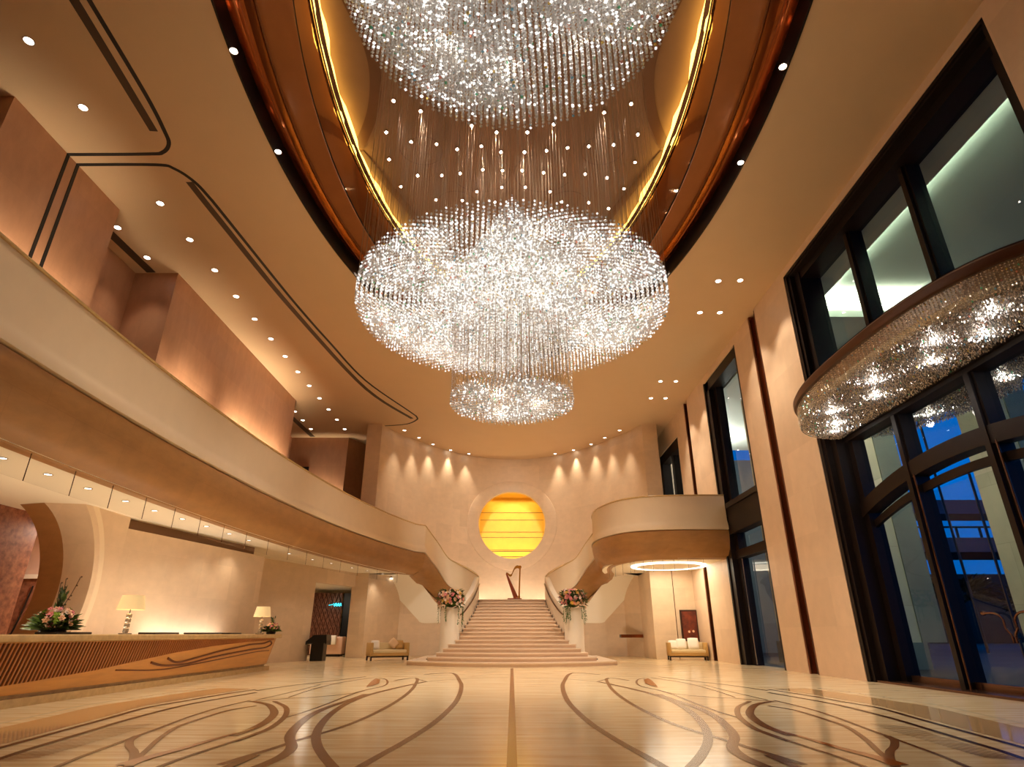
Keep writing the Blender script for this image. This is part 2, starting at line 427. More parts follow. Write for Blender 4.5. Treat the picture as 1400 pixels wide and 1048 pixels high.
mb.grid([ring3(E2, H+.95), ring3(E2, ZC-.12), ring3((E2[0]-.02, E2[1]-.02, E2[2]), ZC)], 0, True)
struct(mb, 'wall_dome', [mirror_m, black_m], True, label='gold mirror wall of the oval dome')
mb = MB()
rows = [ring3(lerpE(E2, (0.02, 0.02, E2[2]), k/6), ZC) for k in range(7)]
mb.grid(rows, 0, True)
def arcband(pts, w, mi, z):
    P = catmull([(x, y, 0) for x, y in pts], 10); A = []; B = []
    for i, p in enumerate(P):
        d = (P[min(i+1, len(P)-1)]-P[max(i-1, 0)]).normalized(); q = Vector((-d.y, d.x, 0))
        A.append((p.x+q.x*w/2, p.y+q.y*w/2, z)); B.append((p.x-q.x*w/2, p.y-q.y*w/2, z))
    mb.grid([A, B], mi)
for s in (1, -1):
    arcband([(s*x, y) for x, y in ((-4.4, 9.0), (-4.23, 10.22), (-3.99, 11.3), (-4.0, 12.5), (-4.4, 13.9), (-5.15, 15.3))], .34, 1, ZC-.04)
    arcband([(s*x, y) for x, y in ((-5.17, 15.5), (-4.39, 17.4), (-3.8, 19.0), (-3.3, 21.0))], .3, 1, ZC-.04)
    for c, r, a0, a1 in (((1.9*s, 13.3), .9, 200, 420), ((3.0*s, 15.4), .8, 0, 300), ((1.0*s, 16.4), 1.2, 30, 250), ((2.2*s, 18.2), 1.0, 90, 330)):
        arcband([(c[0]+s*r*(1-.35*k/14)*math.cos(math.radians(a0+(a1-a0)*k/14)), c[1]+r*(1-.35*k/14)*math.sin(math.radians(a0+(a1-a0)*k/14))) for k in range(15)], .035, 1, ZC-.02)
struct(mb, 'ceiling_dome', [dome_m, dome_dark], label='brown dome ceiling with curling line motif')
# gold led strip on the dome wall
t = thing('gold_light_strip', 'glowing gold light strip running round the dome wall', 'light strip', (0, E2[2], ZC-.2))
mb = MB(); e = (E2[0]-.10, E2[1]-.10, E2[2]); f = (E2[0]-.03, E2[1]-.03, E2[2]); g = (E2[0]-.16, E2[1]-.16, E2[2])
def wob(e, z, a): return [(x+(a*math.sin(k*.9)+a*.6*math.sin(k*2.3))*(-1 if x > 0 else 1), y, z+a*.8*math.sin(k*1.7)) for k, (x, y) in enumerate(ell(*e, n))]
mb.grid([wob(f, ZC-.40, .0), wob(g, ZC-.32, .045), wob(g, ZC-.14, .045), wob(f, ZC-.06, .0)], 0, True)
mb.build('light_tube', goldled, t, True)
mb = MB(); mb.grid([ring3(E2, ZC-.4), ring3(g, ZC-.37), ring3(g, ZC-.34), ring3(E2, ZC-.34)], 0, True)
mb.build('lower_rail', bronze_m, t, True)

# dark slots and vents in the left ceiling
def ribbon3(mb, pts, w, z, n=6, mi=0):
    P = catmull([(x, y, 0) for x, y in pts], n); A = []; B = []
    for i, p in enumerate(P):
        d = (P[min(i+1, len(P)-1)]-P[max(i-1, 0)]).normalized(); q = Vector((-d.y, d.x, 0))
        A.append((p.x+q.x*w/2, p.y+q.y*w/2, z)); B.append((p.x-q.x*w/2, p.y-q.y*w/2, z))
    mb.grid([[(x, y, z-.012) for x, y, z in A], [(x, y, z-.012) for x, y, z in B]], mi)
    mb.grid([A, [(x, y, z-.012) for x, y, z in A]], mi); mb.grid([B, [(x, y, z-.012) for x, y, z in B]], mi)
mb = MB()
ribbon3(mb, [(-8.2, 2), (-8.5, 5.5), (-8.69, 8.18), (-8.85, 10.51), (-9.0, 11.6), (-9.12, 12.05), (-9.45, 12.36), (-9.9, 12.42), (-12.05, 12.44)], .10, H)
ribbon3(mb, [(-12.05, 12.82), (-9.9, 12.82), (-9.45, 12.98), (-9.15, 13.5), (-9.03, 14.2), (-8.97, 14.9), (-8.57, 20.08), (-8.16, 23.67), (-7.53, 28.07), (-6.0, 32.65), (-5.72, 33.6), (-5.85, 34.2), (-6.6, 34.95), (-8.1, 35.3)], .10, H)
struct(mb, 'trim_4', slot_m, label='black shadow lines in the left ceiling')
for i, (pts, w, lab) in enumerate((([(-8.55, 2), (-9.0, 8.18), (-9.28, 11.62)], .2, 'brown linear vent in the ceiling nearest the camera'),
                    ([(-9.3, 13.49), (-9.2, 15.3), (-8.8, 20.9), (-7.75, 29.2), (-6.05, 33.9)], .2, 'long curved brown vent in the ceiling above the left gallery'),
                    ([(-13.1, 14.9), (-13.0, 18.14)], .32, 'brown vent in the ceiling of the gap between the left gallery walls'),
                    ([(-13.3, 31.2), (-13.17, 37.5)], .32, 'brown vent in the ceiling of the far left gallery gap'))):
    mb = MB(); ribbon3(mb, pts, w, H-.002)
    tag(mb.build('ceiling_vent', ventm), lab, 'vent', 'ceiling vents')

# ------------------------------------------------------------------ left upper walls behind the gallery
mb = MB()
mb.box(-15.5, -12.06, 10.55, 14.73, GAL, H); mb.box(-15.5, -12.06, 18.2, 30.9, GAL, H)
mb.box(-15.5, -12.06, -8, 8.2, GAL, H)
mb.box(-22, -13.6, 8.2, 18.2, GAL, H); mb.box(-22, -14.6, 30.9, 37.7, GAL, H)
mb.prism([(-22, 37.7), (-10.84, 37.7), (-10.17, 39.0), (-8.5, 42), (-8.5, 46), (-22, 46)], GAL, H)
struct(mb, 'wall_left', stone_rose, label='rose stone wall blocks behind the left gallery')
mb = MB()
for y in (12.44, 12.82):
    mb.box(-12.08, -12.045, y-.05, y+.05, GAL, H)
struct(mb, 'trim_5', slot_m, label='two dark vertical grooves in the left gallery wall')
mb = MB()
mb.prism([(-13.58, 15.0), (-13.5, 15.0), (-13.5, 16.9), (-13.58, 16.9)], GAL, 10.0)
mb.grid([[(-13.5, 15.0+.95+.95*math.cos(a), 10.0+.9*math.sin(a)) for a in [PI*k/12 for k in range(13)]], [(-13.5, 15.95, 10.0)]*13])
struct(mb, 'door_1', black_m, label='black arched doorway between the left gallery walls')
mb = MB(); mb.prism([(-14.58, 32.6), (-14.5, 32.6), (-14.5, 35.6), (-14.58, 35.6)], GAL, 10.6)
mb.prism([(-13.9, 37.62), (-13.2, 37.62), (-13.2, 37.7), (-13.9, 37.7)], GAL, 11.2)
struct(mb, 'door_2', black_m, label='black doorway in the far left gallery gap')

# ------------------------------------------------------------------ apse wall with round niche
AX = [0, 1.5, 3.0, 4.2, 5.13, 6.0, 6.78, 7.5, 8.05]
AY = [43.1, 42.85, 42.1, 41.1, 40.15, 39.0, 37.65, 36.4, 35.0]
_A = catmull([(x, y, 0) for x, y in [(-x, y) for x, y in zip(AX[:0:-1], AY[:0:-1])]+list(zip(AX, AY))], 10)
_ax = [p.x for p in _A]; _ay = [p.y for p in _A]
def ay(x): return interp(_ax, _ay, x)
NZ, NR = 8.4, 2.36; HB = 3.6
mb = MB()
def wallgrid(x0, x1, z0, z1, nx=40, nz=6):
    mb.grid([[(x0+(x1-x0)*i/nx, ay(x0+(x1-x0)*i/nx), z0+(z1-z0)*j/nz) for i in range(nx+1)] for j in range(nz+1)])
for s in (-1, 1):
    x0, x1 = (HB, 8.05) if s > 0 else (-8.05, -HB); wallgrid(x0, x1, 0, H, 50, 6)
wallgrid(-HB, HB, 0, NZ-HB); wallgrid(-HB, HB, NZ+HB, H)
rows = []
for i in range(9):
    t = i/8; r = []
    for k in range(96):
        a = 2*PI*k/96; c, q = math.cos(a), math.sin(a); m = HB/max(abs(c), abs(q))
        R = NR+(m-NR)*t; x = R*c; r.append((x, ay(x), NZ+R*q))
    rows.append(r)
mb.grid(rows, 0, True)
for s in (-1, 1):   # end piers of the apse
    xs = sorted((s*8.05, s*8.95)); mb.box(xs[0], xs[1], 34.95, 37.2, 0, H)
struct(mb, 'wall_back', stone, True, label='curved pale stone apse wall with round niche')
mb = MB(); rows = []
for R, dy in ((NR, .0), (NR, -.08), (2.75, -.13), (3.0, -.08), (3.12, -.05), (3.15, 0)):
    rows.append([(R*math.cos(2*PI*k/96), ay(R*math.cos(2*PI*k/96))+dy, NZ+R*math.sin(2*PI*k/96)) for k in range(96)])
mb.grid(rows, 0, True)
struct(mb, 'trim_6', stone, True, label='round stone moulding around the golden niche')
mb = MB()
mb.grid([[(NR*math.cos(2*PI*k/96), ay(NR*math.cos(2*PI*k/96))+d, NZ+NR*math.sin(2*PI*k/96)) for k in range(96)] for d in (0, .35)], 1, True)
x0, x1, y0, y1, z0, z1 = -2.42, 2.42, 43.3, 45.6, NZ-2.45, NZ+2.45
mb.add([(x0, y0, z0), (x1, y0, z0), (x1, y1, z0), (x0, y1, z0), (x0, y0, z1), (x1, y0, z1), (x1, y1, z1), (x0, y1, z1)],
       [(0, 1, 2, 3), (4, 7, 6, 5), (0, 3, 7, 4), (1, 5, 6, 2), (3, 2, 6, 7)], 0)
for z in (NZ-1.95, NZ-1.45, NZ-.55, NZ-.15, NZ+.75, NZ+1.3):
    mb.box(x0+.02, x1-.02, 45.575, 45.59, z, z+.03, 2)
mb.box(x0+.01, x1-.01, 44.2, 44.24, NZ-1.74, NZ-1.68, 2); mb.box(x0+.01, x1-.01, 44.2, 44.24, NZ-2.11, NZ-2.06, 2)
struct(mb, 'wall_niche', [gold_wall, stone, gold_line], label='glowing golden niche behind the round opening')
lamp('niche_light_top', 'AREA', (0, 44.6, NZ+2.3), 62, (1, .76, .34), rot=(0, 0, 0), shape='RECTANGLE', size=4., size_y=.5)
lamp('niche_light_bottom', 'AREA', (0, 44.6, NZ-2.35), 88, (1, .8, .4), rot=(PI, 0, 0), shape='RECTANGLE', size=4., size_y=.5)

# ------------------------------------------------------------------ galleries and stair flights (parapet + fascia swept along a path)
def sweep(path, outward=1):
    """path: (x, y, ztop, kf). returns meshes parapet, cap, groove+fascia"""
    P = [Vector(p[:3]) for p in path]; K = [p[3] for p in path]; N = []
    for i in range(len(P)):
        d = P[min(i+1, len(P)-1)]-P[max(i-1, 0)]; d.z = 0; d.normalize()
        N.append(Vector((-d.y, d.x, 0))*outward)
    def prof(pts):
        rows = []
        for o, dz in pts:
            rows.append([tuple(P[i]+N[i]*(o*(K[i] if o > 0 else 1))+Vector((0, 0, dz if dz > -1.6 else -1.6+(dz+1.6)*K[i]))) for i in range(len(P))])
        return rows
    par = MB(); par.grid(prof([(.24, -.9), (.24, -.02), (.0, -.02), (.0, -1.15), (-.05, -1.28), (-.10, -1.42), (-.10, -1.56), (.0, -1.58)]))
    cap = MB(); cap.grid(prof([(.27, -.03), (.27, .0), (.25, .015), (-.02, .015), (-.03, 0.), (-.03, -.045), (.0, -.05)]))
    fas = MB(); fas.grid(prof([(.02, -1.57), (.02, -1.61), (-.06, -1.62), (-.06, -1.78), (.0, -2.1), (.14, -2.4), (.36, -2.62), (.62, -2.74), (.66, -2.78), (.9, -2.78)]))
    return par, cap, fas
left = []
y = -7.
while y < 35.3:
    left.append((gx(y), y, 7.1, 1)); y += .7
flight = [(-5.12, 35.6, 7.12, 1), (-4.85, 36.7, 6.75, .98), (-4.52, 37.5, 6.33, .95), (-3.95, 37.95, 5.55, .92), (-3.3, 37.8, 5.15, .85), (-2.84, 37.4, 4.9, .7), (-2.3, 36.4, 4.55, .4),
          (-1.97, 35.3, 4.28, .12), (-1.8, 34.2, 4.08, .02)]
FL = [tuple(p)+(k,) for p, k in zip(catmull([p[:3] for p in flight], 6), [interp(range(len(flight)), [f[3] for f in flight], i/6) for i in range((len(flight)-1)*6+1)])]
def balcony(path, lab, outw):
    t = thing('balcony', lab, 'balcony', (path[0][0], path[0][1], GAL), None)
    a, b, c = sweep(path, outw)
    a.build('parapet', stone_white if False else stone_plain, t, True)
    b.build('coping', counter_top, t, True); c.build('fascia', fascia_m, t, True, label='brown stone fascia')
    return t
balcony(left+FL, 'long curving pale stone balcony over the reception side, sweeping into the left stair flight', 1)
rb = [(9.75, 27.2, 7.1, 1), (8.2, 27.2, 7.1, 1), (6.9, 27.32, 7.1, 1), (6.0, 27.6, 7.1, 1), (5.25, 28.15, 7.1, 1), (4.68, 29.2, 7.1, 1), (4.3, 30.9, 7.1, 1), (4.4, 33., 7.12, 1), (4.85, 35., 7.05, 1)]
rpath = [tuple(p)+(1,) for p in catmull([p[:3] for p in rb], 6)]
rflight = [(-x, y, z, k) for x, y, z, k in FL if y > 35.7 or k < .9][2:]
rp = [tuple(p) for p in rpath]+[(-x, y, z, k) for x, y, z, k in FL[4:]]
balcony(rp, 'short rounded pale stone balcony on the window side, joining the right stair flight', -1)

# gallery slabs (soffit + floor)
mb = MB()
ys = [-7+i*.7 for i in range(62)]
ins = [(gx(min(yy, 36.2))-.62, yy) for yy in ys]
A = [(x, y, SOF) for x, y in ins]; B = [(-22, y, SOF) for x, y in ins]
mb.grid([B, A]); ng = len(mb.f); A2 = [(x+.55, y, GAL) for x, y in ins]; B2 = [(-22, y, GAL) for x, y in ins]; mb.grid([A2, B2], 1)
mb.grid([A, [(x, y, SOF+.05) for x, y, z in A]])
struct(mb, 'ceiling_left', [white_m, carpet_m], label='pale ceiling under the left gallery')
mb = MB()
rin = [(p[0], p[1]) for p in rpath]
pr = [(min(x+.5, 9.6) if x < 7.5 else x, y+.62) for x, y in rin]
poly = [(9.75, 40.)]+[pr[0]]+pr[1:]+[(5.4, 36.5), (5.4, 40.)]
m_ = len(poly)
mb.add([(x, y, SOF) for x, y in poly]+[(x, y, GAL) for x, y in poly], [tuple(range(m_)), tuple(range(2*m_-1, m_-1, -1))]+[(i, (i+1) % m_, (i+1) % m_+m_, i+m_) for i in range(m_)])
struct(mb, 'ceiling_right', white_m, label='pale ceiling under the right balcony')

# walls and sloping soffits under the flights
def under(s):
    mb = MB()
    ft = [p for p in FL]; top = []
    for x, y, z, k in ft[::2]:
        top.append((s*(x-.35*k), y+.3*k, z-2.72 if k > .5 else z-1.6-1.1*k))
    Ab = [(-7.95, 37.3, SOF), (-7.2, 37.6, 3.55), (-6.4, 37.85, 2.75), (-5.7, 38.05, 2.05), (-5.35, 38.1, 1.8), (-4.2, 38.15, 1.8), (-2.5, 38.1, 1.8)]
    P = catmull(Ab, 6); n_ = len(P)
    T = catmull([(-5.95, 36.0, SOF+.05), (-5.5, 36.9, 4.05), (-5.1, 37.75, 3.55), (-4.5, 38.2, 2.85), (-3.7, 38.1, 2.45), (-3., 37.7, 2.2), (-2.3, 36.7, 1.95)], 6)
    mb.grid([[(s*p.x, p.y, p.z) for p in P], [(s*p.x, p.y, p.z) for p in T]])
    # link to the gallery ceiling
    mb.add([(s*-7.95, 37.3, SOF), (s*-5.95, 36.0, SOF+.05), (s*-6.3, 35, SOF), (s*-9, 35, SOF)], [(0, 1, 2, 3)])
    struct(mb, 'ceiling_flight_left' if s > 0 else 'ceiling_flight_right', white_m, True, label='pale sloping underside of the '+('left' if s > 0 else 'right')+' stair flight')
    mb = MB()
    mb.grid([[(s*p.x, p.y+.02, 0) for p in P], [(s*p.x, p.y+.02, p.z) for p in P]])
    struct(mb, 'wall_stair_left' if s > 0 else 'wall_stair_right', stone, True, label='stone wall below the '+('left' if s > 0 else 'right')+' stair flight')
under(1); under(-1)

# ------------------------------------------------------------------ grand staircase
st = thing('grand_staircase', 'broad central stone staircase with curved side walls rising to the harp', 'staircase', (0, 25.4, 0))
HW = [4.4, 3.5, 3.15, 2.9, 2.72, 2.56, 2.44, 2.33, 2.24, 2.16, 2.08, 2.01, 1.95, 1.89, 1.84, 1.8, 1.77, 1.74]
BU = [1.9, 1.1, .75, .5, .35, .25]+[.16]*12
for i in range(18):
    y0 = 25.4+i*.465; hw = HW[i]; bu = BU[i]; z1 = .16*(i+1); z0 = z1-.16
    def outl(hw, o):
        fr = [(-hw+2*hw*k/24, y0+o+bu*abs(-1+2*k/24)**2.2) for k in range(25)]
        return fr+[(hw, 34.2), (-hw, 34.2)]
    mb = MB(); a = outl(hw, .03); b = outl(hw+.02, 0)
    if i == 17: b = b[:25]+[(1.76, 34.2), (-1.76, 34.2)]
    mb.prism(a, z0, z1-.05); mb.prism(b, z1-.05, z1, 1)
    mb.build('step', [step_m, nose_m], st)
mb = MB(); mb.prism([(-1.76, 34.1), (1.76, 34.1), (2.2, 36), (3.2, 37.8), (4.5, 38.2), (5, 40), (3, 42), (0, 43.05), (-3, 42), (-5, 40), (-4.5, 38.2), (-3.2, 37.8), (-2.2, 36)], 2.6, 2.88)
mb.build('landing', step_m, st)
bal = [(-2.55, 28.05, 2.2), (-2.3, 29.3, 2.42), (-2.08, 30.6, 2.85), (-1.92, 31.8, 3.3), (-1.82, 33.0, 3.78), (-1.8, 34.25, 4.09)]
for s in (1, -1):
    P = catmull(bal, 8); rows = []
    for o, zz in ((0, 'b'), (0, 't'), (-.06, 'r'), (-.2, 'r'), (-.26, 't'), (-.26, 'b')):
        r = []
        for i, p in enumerate(P):
            d = P[min(i+1, len(P)-1)]-P[max(i-1, 0)]; d.z = 0; d.normalize(); nn = Vector((d.y, -d.x, 0))
            q = p+nn*o
            r.append((s*q.x, q.y, {'b': 0., 't': p.z-.03, 'r': p.z}[zz]))
        rows.append(r)
    mb = MB(); mb.grid(rows); mb.build('side_wall', stone_white, st, True)
    mb = MB(); mb.tube([(s*(p.x+.035), p.y, p.z-.34) for p in P[2:-2]], .032, 8); mb.build('handrail', bronze_m, st, True, label='dark bronze handrail on the stair side wall')
    mb = MB(); mb.box(*sorted((s*3.75, s*3.1)), 28.55, 28.8, .162, .2); mb.build('floor_slot', black_m, st)
# dark slot strips on the lowest step
lamp('landing_glow', 'AREA', (0, 42.2, 2.95), 60, (1, .86, .66), rot=(math.radians(180), 0, 0), shape='RECTANGLE', size=5.5, size_y=.15)

# pedestals and flower arrangements
def blossom_mesh(name, r, m):
    mb = MB()
    for ring, (k, rr, lift) in enumerate(((6, r, .15), (5, r*.62, .5))):
        for i in range(k):
            a = 2*PI*i/k+ring*.5; c, q = math.cos(a), math.sin(a); w = rr*.42
            pts = [(0, 0, 0), (c*rr*.55-q*w, q*rr*.55+c*w, rr*lift), (c*rr, q*rr, rr*(lift+.25)), (c*rr*.55+q*w, q*rr*.55-c*w, rr*lift)]
            mb.add(pts, [(0, 1, 2, 3)])
    mb.ball((0, 0, r*.3), r*.28, nu=6, nv=4)
    me = bpy.data.meshes.new(name); me.from_pydata(mb.v, [], mb.f); me.materials.append(m); return me
BL = [blossom_mesh('blossom_'+nm, 1, m) for nm, m in (('pink', pinkf), ('peach', peachf), ('white', whitef), ('yellow', yellowf), ('burgundy', burg), ('lime', limef))]
def leafpile(mb, pts, L, w, mi=None):
    for (p, d) in pts:
        p = Vector(p); d = Vector(d).normalized(); sd = d.cross(Vector((random.uniform(-.3, .3), random.uniform(-.3, .3), 1))).normalized()
        l = L*random.uniform(.7, 1.3); ww = w*random.uniform(.8, 1.2); up = Vector((0, 0, .12*l))
        a = p; b = p+d*l*.5+sd*ww+up; c = p+d*l; e = p+d*l*.5-sd*ww+up
        mb.add([a, b, c, e], [(0, 1, 2), (0, 2, 3)], random.randint(0, 1) if mi is None else mi)
def rdir(up=.2):
    a = random.uniform(0, 2*PI); z = random.uniform(-.5, 1)+up; return Vector((math.cos(a), math.sin(a), z)).normalized()
def put_blossom(t, loc, nrm, size, kind, name='blossom'):
    o = bpy.data.objects.new(name, BL[kind]); COL.objects.link(o); o.parent = t
    o.location = loc; o.scale = (size,)*3; o.rotation_euler = Vector(nrm).to_track_quat('Z', 'Y').to_euler()
    return o
for s, nm in ((-1, 'left'), (1, 'right')):
    px, py = s*2.74, 28.3
    mb = MB(); mb.lathe([(.43, .3), (.43, 2.2), (.41, 2.24), (.36, 2.25), (.0001, 2.25)], (px, py, 0), 48)
    tag(mb.build('pedestal', stone_white, None, True), 'smooth white round stone pedestal at the %s foot of the staircase' % nm, 'pedestal', 'stair pedestals')
    t = thing('flower_arrangement', 'large domed arrangement of pink and peach flowers on the %s stair pedestal' % nm, 'flowers', (px, py, 2.25), 'pedestal flowers')
    mb = MB(); pts = []
    for k in range(700):
        d = rdir(.0); r = random.uniform(.2, .5); pts.append(((px+d.x*r*1.05, py+d.y*r*1.05, 2.62+d.z*r*.95), d))
    leafpile(mb, pts, .2, .05); mb.build('foliage', [leaf_m, leaf_dk], t)
    mb = MB(); mb.ball((px, py, 2.62), .36, .36, .34, 14, 9); mb.build('flower_core', leaf_m, t, True)
    for k in range(9):
        a = random.uniform(PI*.8, PI*2.2); q = MB(); x0_, y0_ = px+.42*math.cos(a), py+.42*math.sin(a); l = random.uniform(.3, .75)
        path = [(x0_, y0_, 2.36), (x0_+.1*math.cos(a), y0_+.1*math.sin(a), 2.3), (x0_+.13*math.cos(a), y0_+.13*math.sin(a), 2.25-l*.5), (x0_+.1*math.cos(a), y0_+.1*math.sin(a), 2.25-l)]
        q.tube(path, .008, 5); leafpile(q, [((p.x, p.y, p.z), (math.cos(a)*.6+random.uniform(-.5, .5), math.sin(a)*.6, -.6)) for p in catmull(path, 4)], .1, .03, 0)
        q.build('trailing_vine', leaf_m, t)
    for k in range(92):
        d = rdir(.08)
        if d.y > .4: d.y *= -1
        r = .52*random.uniform(.9, 1.12)
        put_blossom(t, (d.x*r*1.05, d.y*r*1.05, .36+d.z*r), d, random.uniform(.06, .1), random.choice((0, 0, 1, 1, 1, 2, 2, 3, 0)))

# ------------------------------------------------------------------ harp on the landing
hx, hy, hz = 0.1, 33.75, 2.88
t = thing('harp', 'golden concert harp standing at the top of the central staircase', 'harp', (hx, hy, hz))
def hp(u, w, d=0): return (hx+u, hy+d, hz+w)
mb = MB(); mb.rbox(hx-.34, hx+.42, hy-.2, hy+.2, hz, hz+.07, .03); mb.build('base', harp_wood, t, True)
mb = MB(); mb.tube([hp(.26, .06), hp(.27, .16), hp(.28, .2), hp(.33, 1.5), hp(.335, 1.62)], [.075, .06, .042, .042, .05], 14)
mb.lathe([(.05, 0), (.075, .04), (.085, .1), (.06, .14), (.0001, .17)], hp(.335, 1.6), 16)
mb.lathe([(.04, 0), (.07, .03), (.07, .06), (.04, .09)], hp(.27, .12), 16); mb.build('column', harp_gold, t, True)
mb = MB(); rings = []
for k in range(9):
    q = k/8; cx_, cz_ = .12-.52*q, .07+1.26*q; w_ = .15-.1*q; d_ = .17-.11*q
    rings.append([hp(cx_-w_*.9*math.cos(a)*.9, cz_-w_*.35*math.cos(a), d_*math.sin(a)) for a in [2*PI*j/14 for j in range(14)]])
mb.loft(rings); mb.build('soundbox', harp_wood, t, True)
nk = catmull([hp(-.42, 1.34), hp(-.34, 1.33), hp(-.22, 1.24), hp(-.12, 1.27), hp(-.04, 1.45), hp(.06, 1.62), hp(.18, 1.69), hp(.3, 1.66)], 6)
mb = MB(); mb.loft([[tuple(p+Vector((0, b_*.035, a_*(.05+.03*i/len(nk))))) for a_, b_ in ((-1, -1), (-1, 1), (1, 1), (1, -1))] for i, p in enumerate(nk)]); nk_o = mb.build('neck', harp_gold, t, True)
mb = MB()
for k in range(24):
    q = (k+1)/25; p = nk[int(4+q*(len(nk)-9))]; bx_ = .16-.5*(1-q)*.95; bz_ = .12+1.2*(1-q)*.93
    mb.tube([(p.x, p.y, p.z), hp(bx_+.06, bz_)], .0022, 4)
mb.build('strings', wire_m, nk_o)

# ------------------------------------------------------------------ right facade wall
mb = MB(); X0, X1 = XR, XR+1.0
W1 = (8.35, 18.1, 12.95); W2 = (23.25, 27.8, 12.85); W3 = (33.3, 38.0, 11.9)
def pier(y0, y1): mb.box(X0, X1, y0, y1, 0, H+.02)
pier(-8, W1[0]); pier(W1[1], 20.8); pier(21.5, W2[0]); pier(W2[1], 30.8); pier(31.45, W3[0]); pier(W3[1], 46)
mb.box(X0+.3, X1, 20.8, 21.5, 0, H); mb.box(X0+.3, X1, 30.8, 31.45, 0, H)
for w in (W1, W2, W3): mb.box(X0, X1, w[0], w[1], w[2], H+.02)
mb.box(X0, X1, W3[0], W3[1], 0, GAL+.4)
struct(mb, 'wall_right', facade_stone, label='tall warm stone wall with window openings')
for i, (ya, yb) in enumerate(((20.8, 21.5), (30.8, 31.45))):
    mb = MB(); mb.box(X0+.18, X0+.3, ya, yb, 0, H-.02); mb.box(X0+.02, X0+.18, ya, ya+.1, 0, H-.02, 0); mb.box(X0+.02, X0+.18, yb-.1, yb, 0, H-.02, 0)
    mb.box(X0+.12, X0+.17, ya+.26, ya+.36, 0, H-.02, 1)
    struct(mb, 'trim_%d' % (7+i), [copper_slit, black_m], label='tall copper lined slot in the '+('middle' if i == 0 else 'far')+' pier of the window wall')

def arch_z(y): return 5.2-.85*((y-13.3)/4.75)**2
# window 1: entrance
def window(name, label): 
    o = bpy.data.objects.new(name, None); COL.objects.link(o); o['kind'] = 'structure'; o['label'] = label; return o
w = window('window_1', 'tall dark framed entrance window')
gxp = XR+.52
mb = MB(); y0, y1, zt = W1
mb.box(XR+.25, XR+.98, y0, y0+.3, 0, zt); mb.box(XR+.25, XR+.98, y1-.6, y1, 0, zt); mb.box(XR+.3, XR+.98, y0, y1, zt-.42, zt)
mb.box(XR+.08, XR+.3, y0, y0+.16, 0, zt); mb.box(XR+.08, XR+.3, y1-.3, y1, 0, zt); mb.box(XR+.08, XR+.3, y0, y1, zt-.16, zt)
mb.box(XR+.02, XR+.1, y0-.02, y0+.08, 0, zt); mb.box(XR+.02, XR+.1, y1-.16, y1+.02, 0, zt); mb.box(XR+.02, XR+.1, y0, y1, zt-.1, zt+.02)
mb.build('frame', frame_m, w)
for ym in (8.9, 12.26, 15.05):
    mb = MB(); mb.box(XR+.6, XR+.98, ym-.15, ym+.15, 0, zt-.4); mb.box(XR+.52, XR+.62, ym-.08, ym+.08, 0, zt-.4); mb.build('mullion', frame_m, w)
mb = MB(); mb.box(XR+.6, XR+.98, 17.25, 17.5, 0, 7); mb.build('mullion', frame_m, w)
mb = MB(); mb.box(XR+.5, XR+.98, y0+.2, y1-.3, 6.6, 7.05); mb.box(XR+.42, XR+.52, y0+.2, y1-.3, 6.72, 6.95); mb.build('transom', frame_m, w)
mb = MB(); A = []; n_ = 30
for k in range(n_+1):
    yy = y0+.25+(y1-.6-y0)*k/n_; zz = arch_z(yy)
    A.append([(XR+.55, yy, zz-.2), (XR+.55, yy, zz+.2), (XR+.98, yy, zz+.2), (XR+.98, yy, zz-.2)])
mb.loft(A); mb.build('arched_transom', frame_m, w)
mb = MB(); A = []
for k in range(n_+1):
    yy = y0+.6+(y1-1.2-y0)*k/n_; zz = arch_z(yy)-.5
    A.append([(XR+.72, yy, zz-.1), (XR+.72, yy, zz+.1), (XR+.82, yy, zz+.1), (XR+.82, yy, zz-.1)])
mb.loft(A); mb.build('door_head', frame_m, w)
mb = MB(); mb.box(XR+.1, XR+.98, y0, y1, 0, .05); mb.box(XR+.7, XR+.8, 12.4, 17.2, .05, .2); mb.build('sill', bronze_m, w)
for yp in (17.75, 14.86, 12.05):
    mb = MB(); mb.tube([(XR+.56, yp, .05), (XR+.56, yp, arch_z(yp)-.15)], .026, 8); mb.build('door_edge', steel if yp > 17 else bronze_m, w, label='bright metal door edge')
for ya, yb in ((8.6, 8.8), (9.0, 12.15), (12.38, 14.93), (15.17, 17.28), (17.45, 17.6)):
    for za, zb in ((.1, 4.5), (5.3, 6.7), (7., zt-.4)):
        mb = MB(); mb.box(XR+.83, XR+.845, ya, yb, za, zb); mb.build('glass_pane', glass_w, w)
mb = MB(); mb.box(XR+.81, XR+.86, 13.39, 13.42, .1, 4.6); mb.build('meeting_line', black_m, w)
for sg in (1, -1):
    mb = MB(); hp_ = [(14.08, 1.62), (13.76, 1.61), (13.58, 1.5), (13.56, 1.31), (13.46, 1.18), (13.45, 1.02)]
    mb.tube(catmull([(XR+.74, 13.405+sg*(a-13.405), b_) for a, b_ in hp_], 5), [.026]*26, 8)
    mb.ball((XR+.74, 13.405+sg*.68, 1.62), .05, .09, .05)
    mb.tube([(XR+.74, 13.405+sg*.3, 1.6), (XR+.84, 13.405+sg*.3, 1.6)], .014, 6); mb.tube([(XR+.74, 13.405+sg*.05, 1.1), (XR+.84, 13.405+sg*.05, 1.1)], .014, 6)
    mb.build('twig_door_handle', bronze_m, w, True, label='bronze branch shaped door handle')
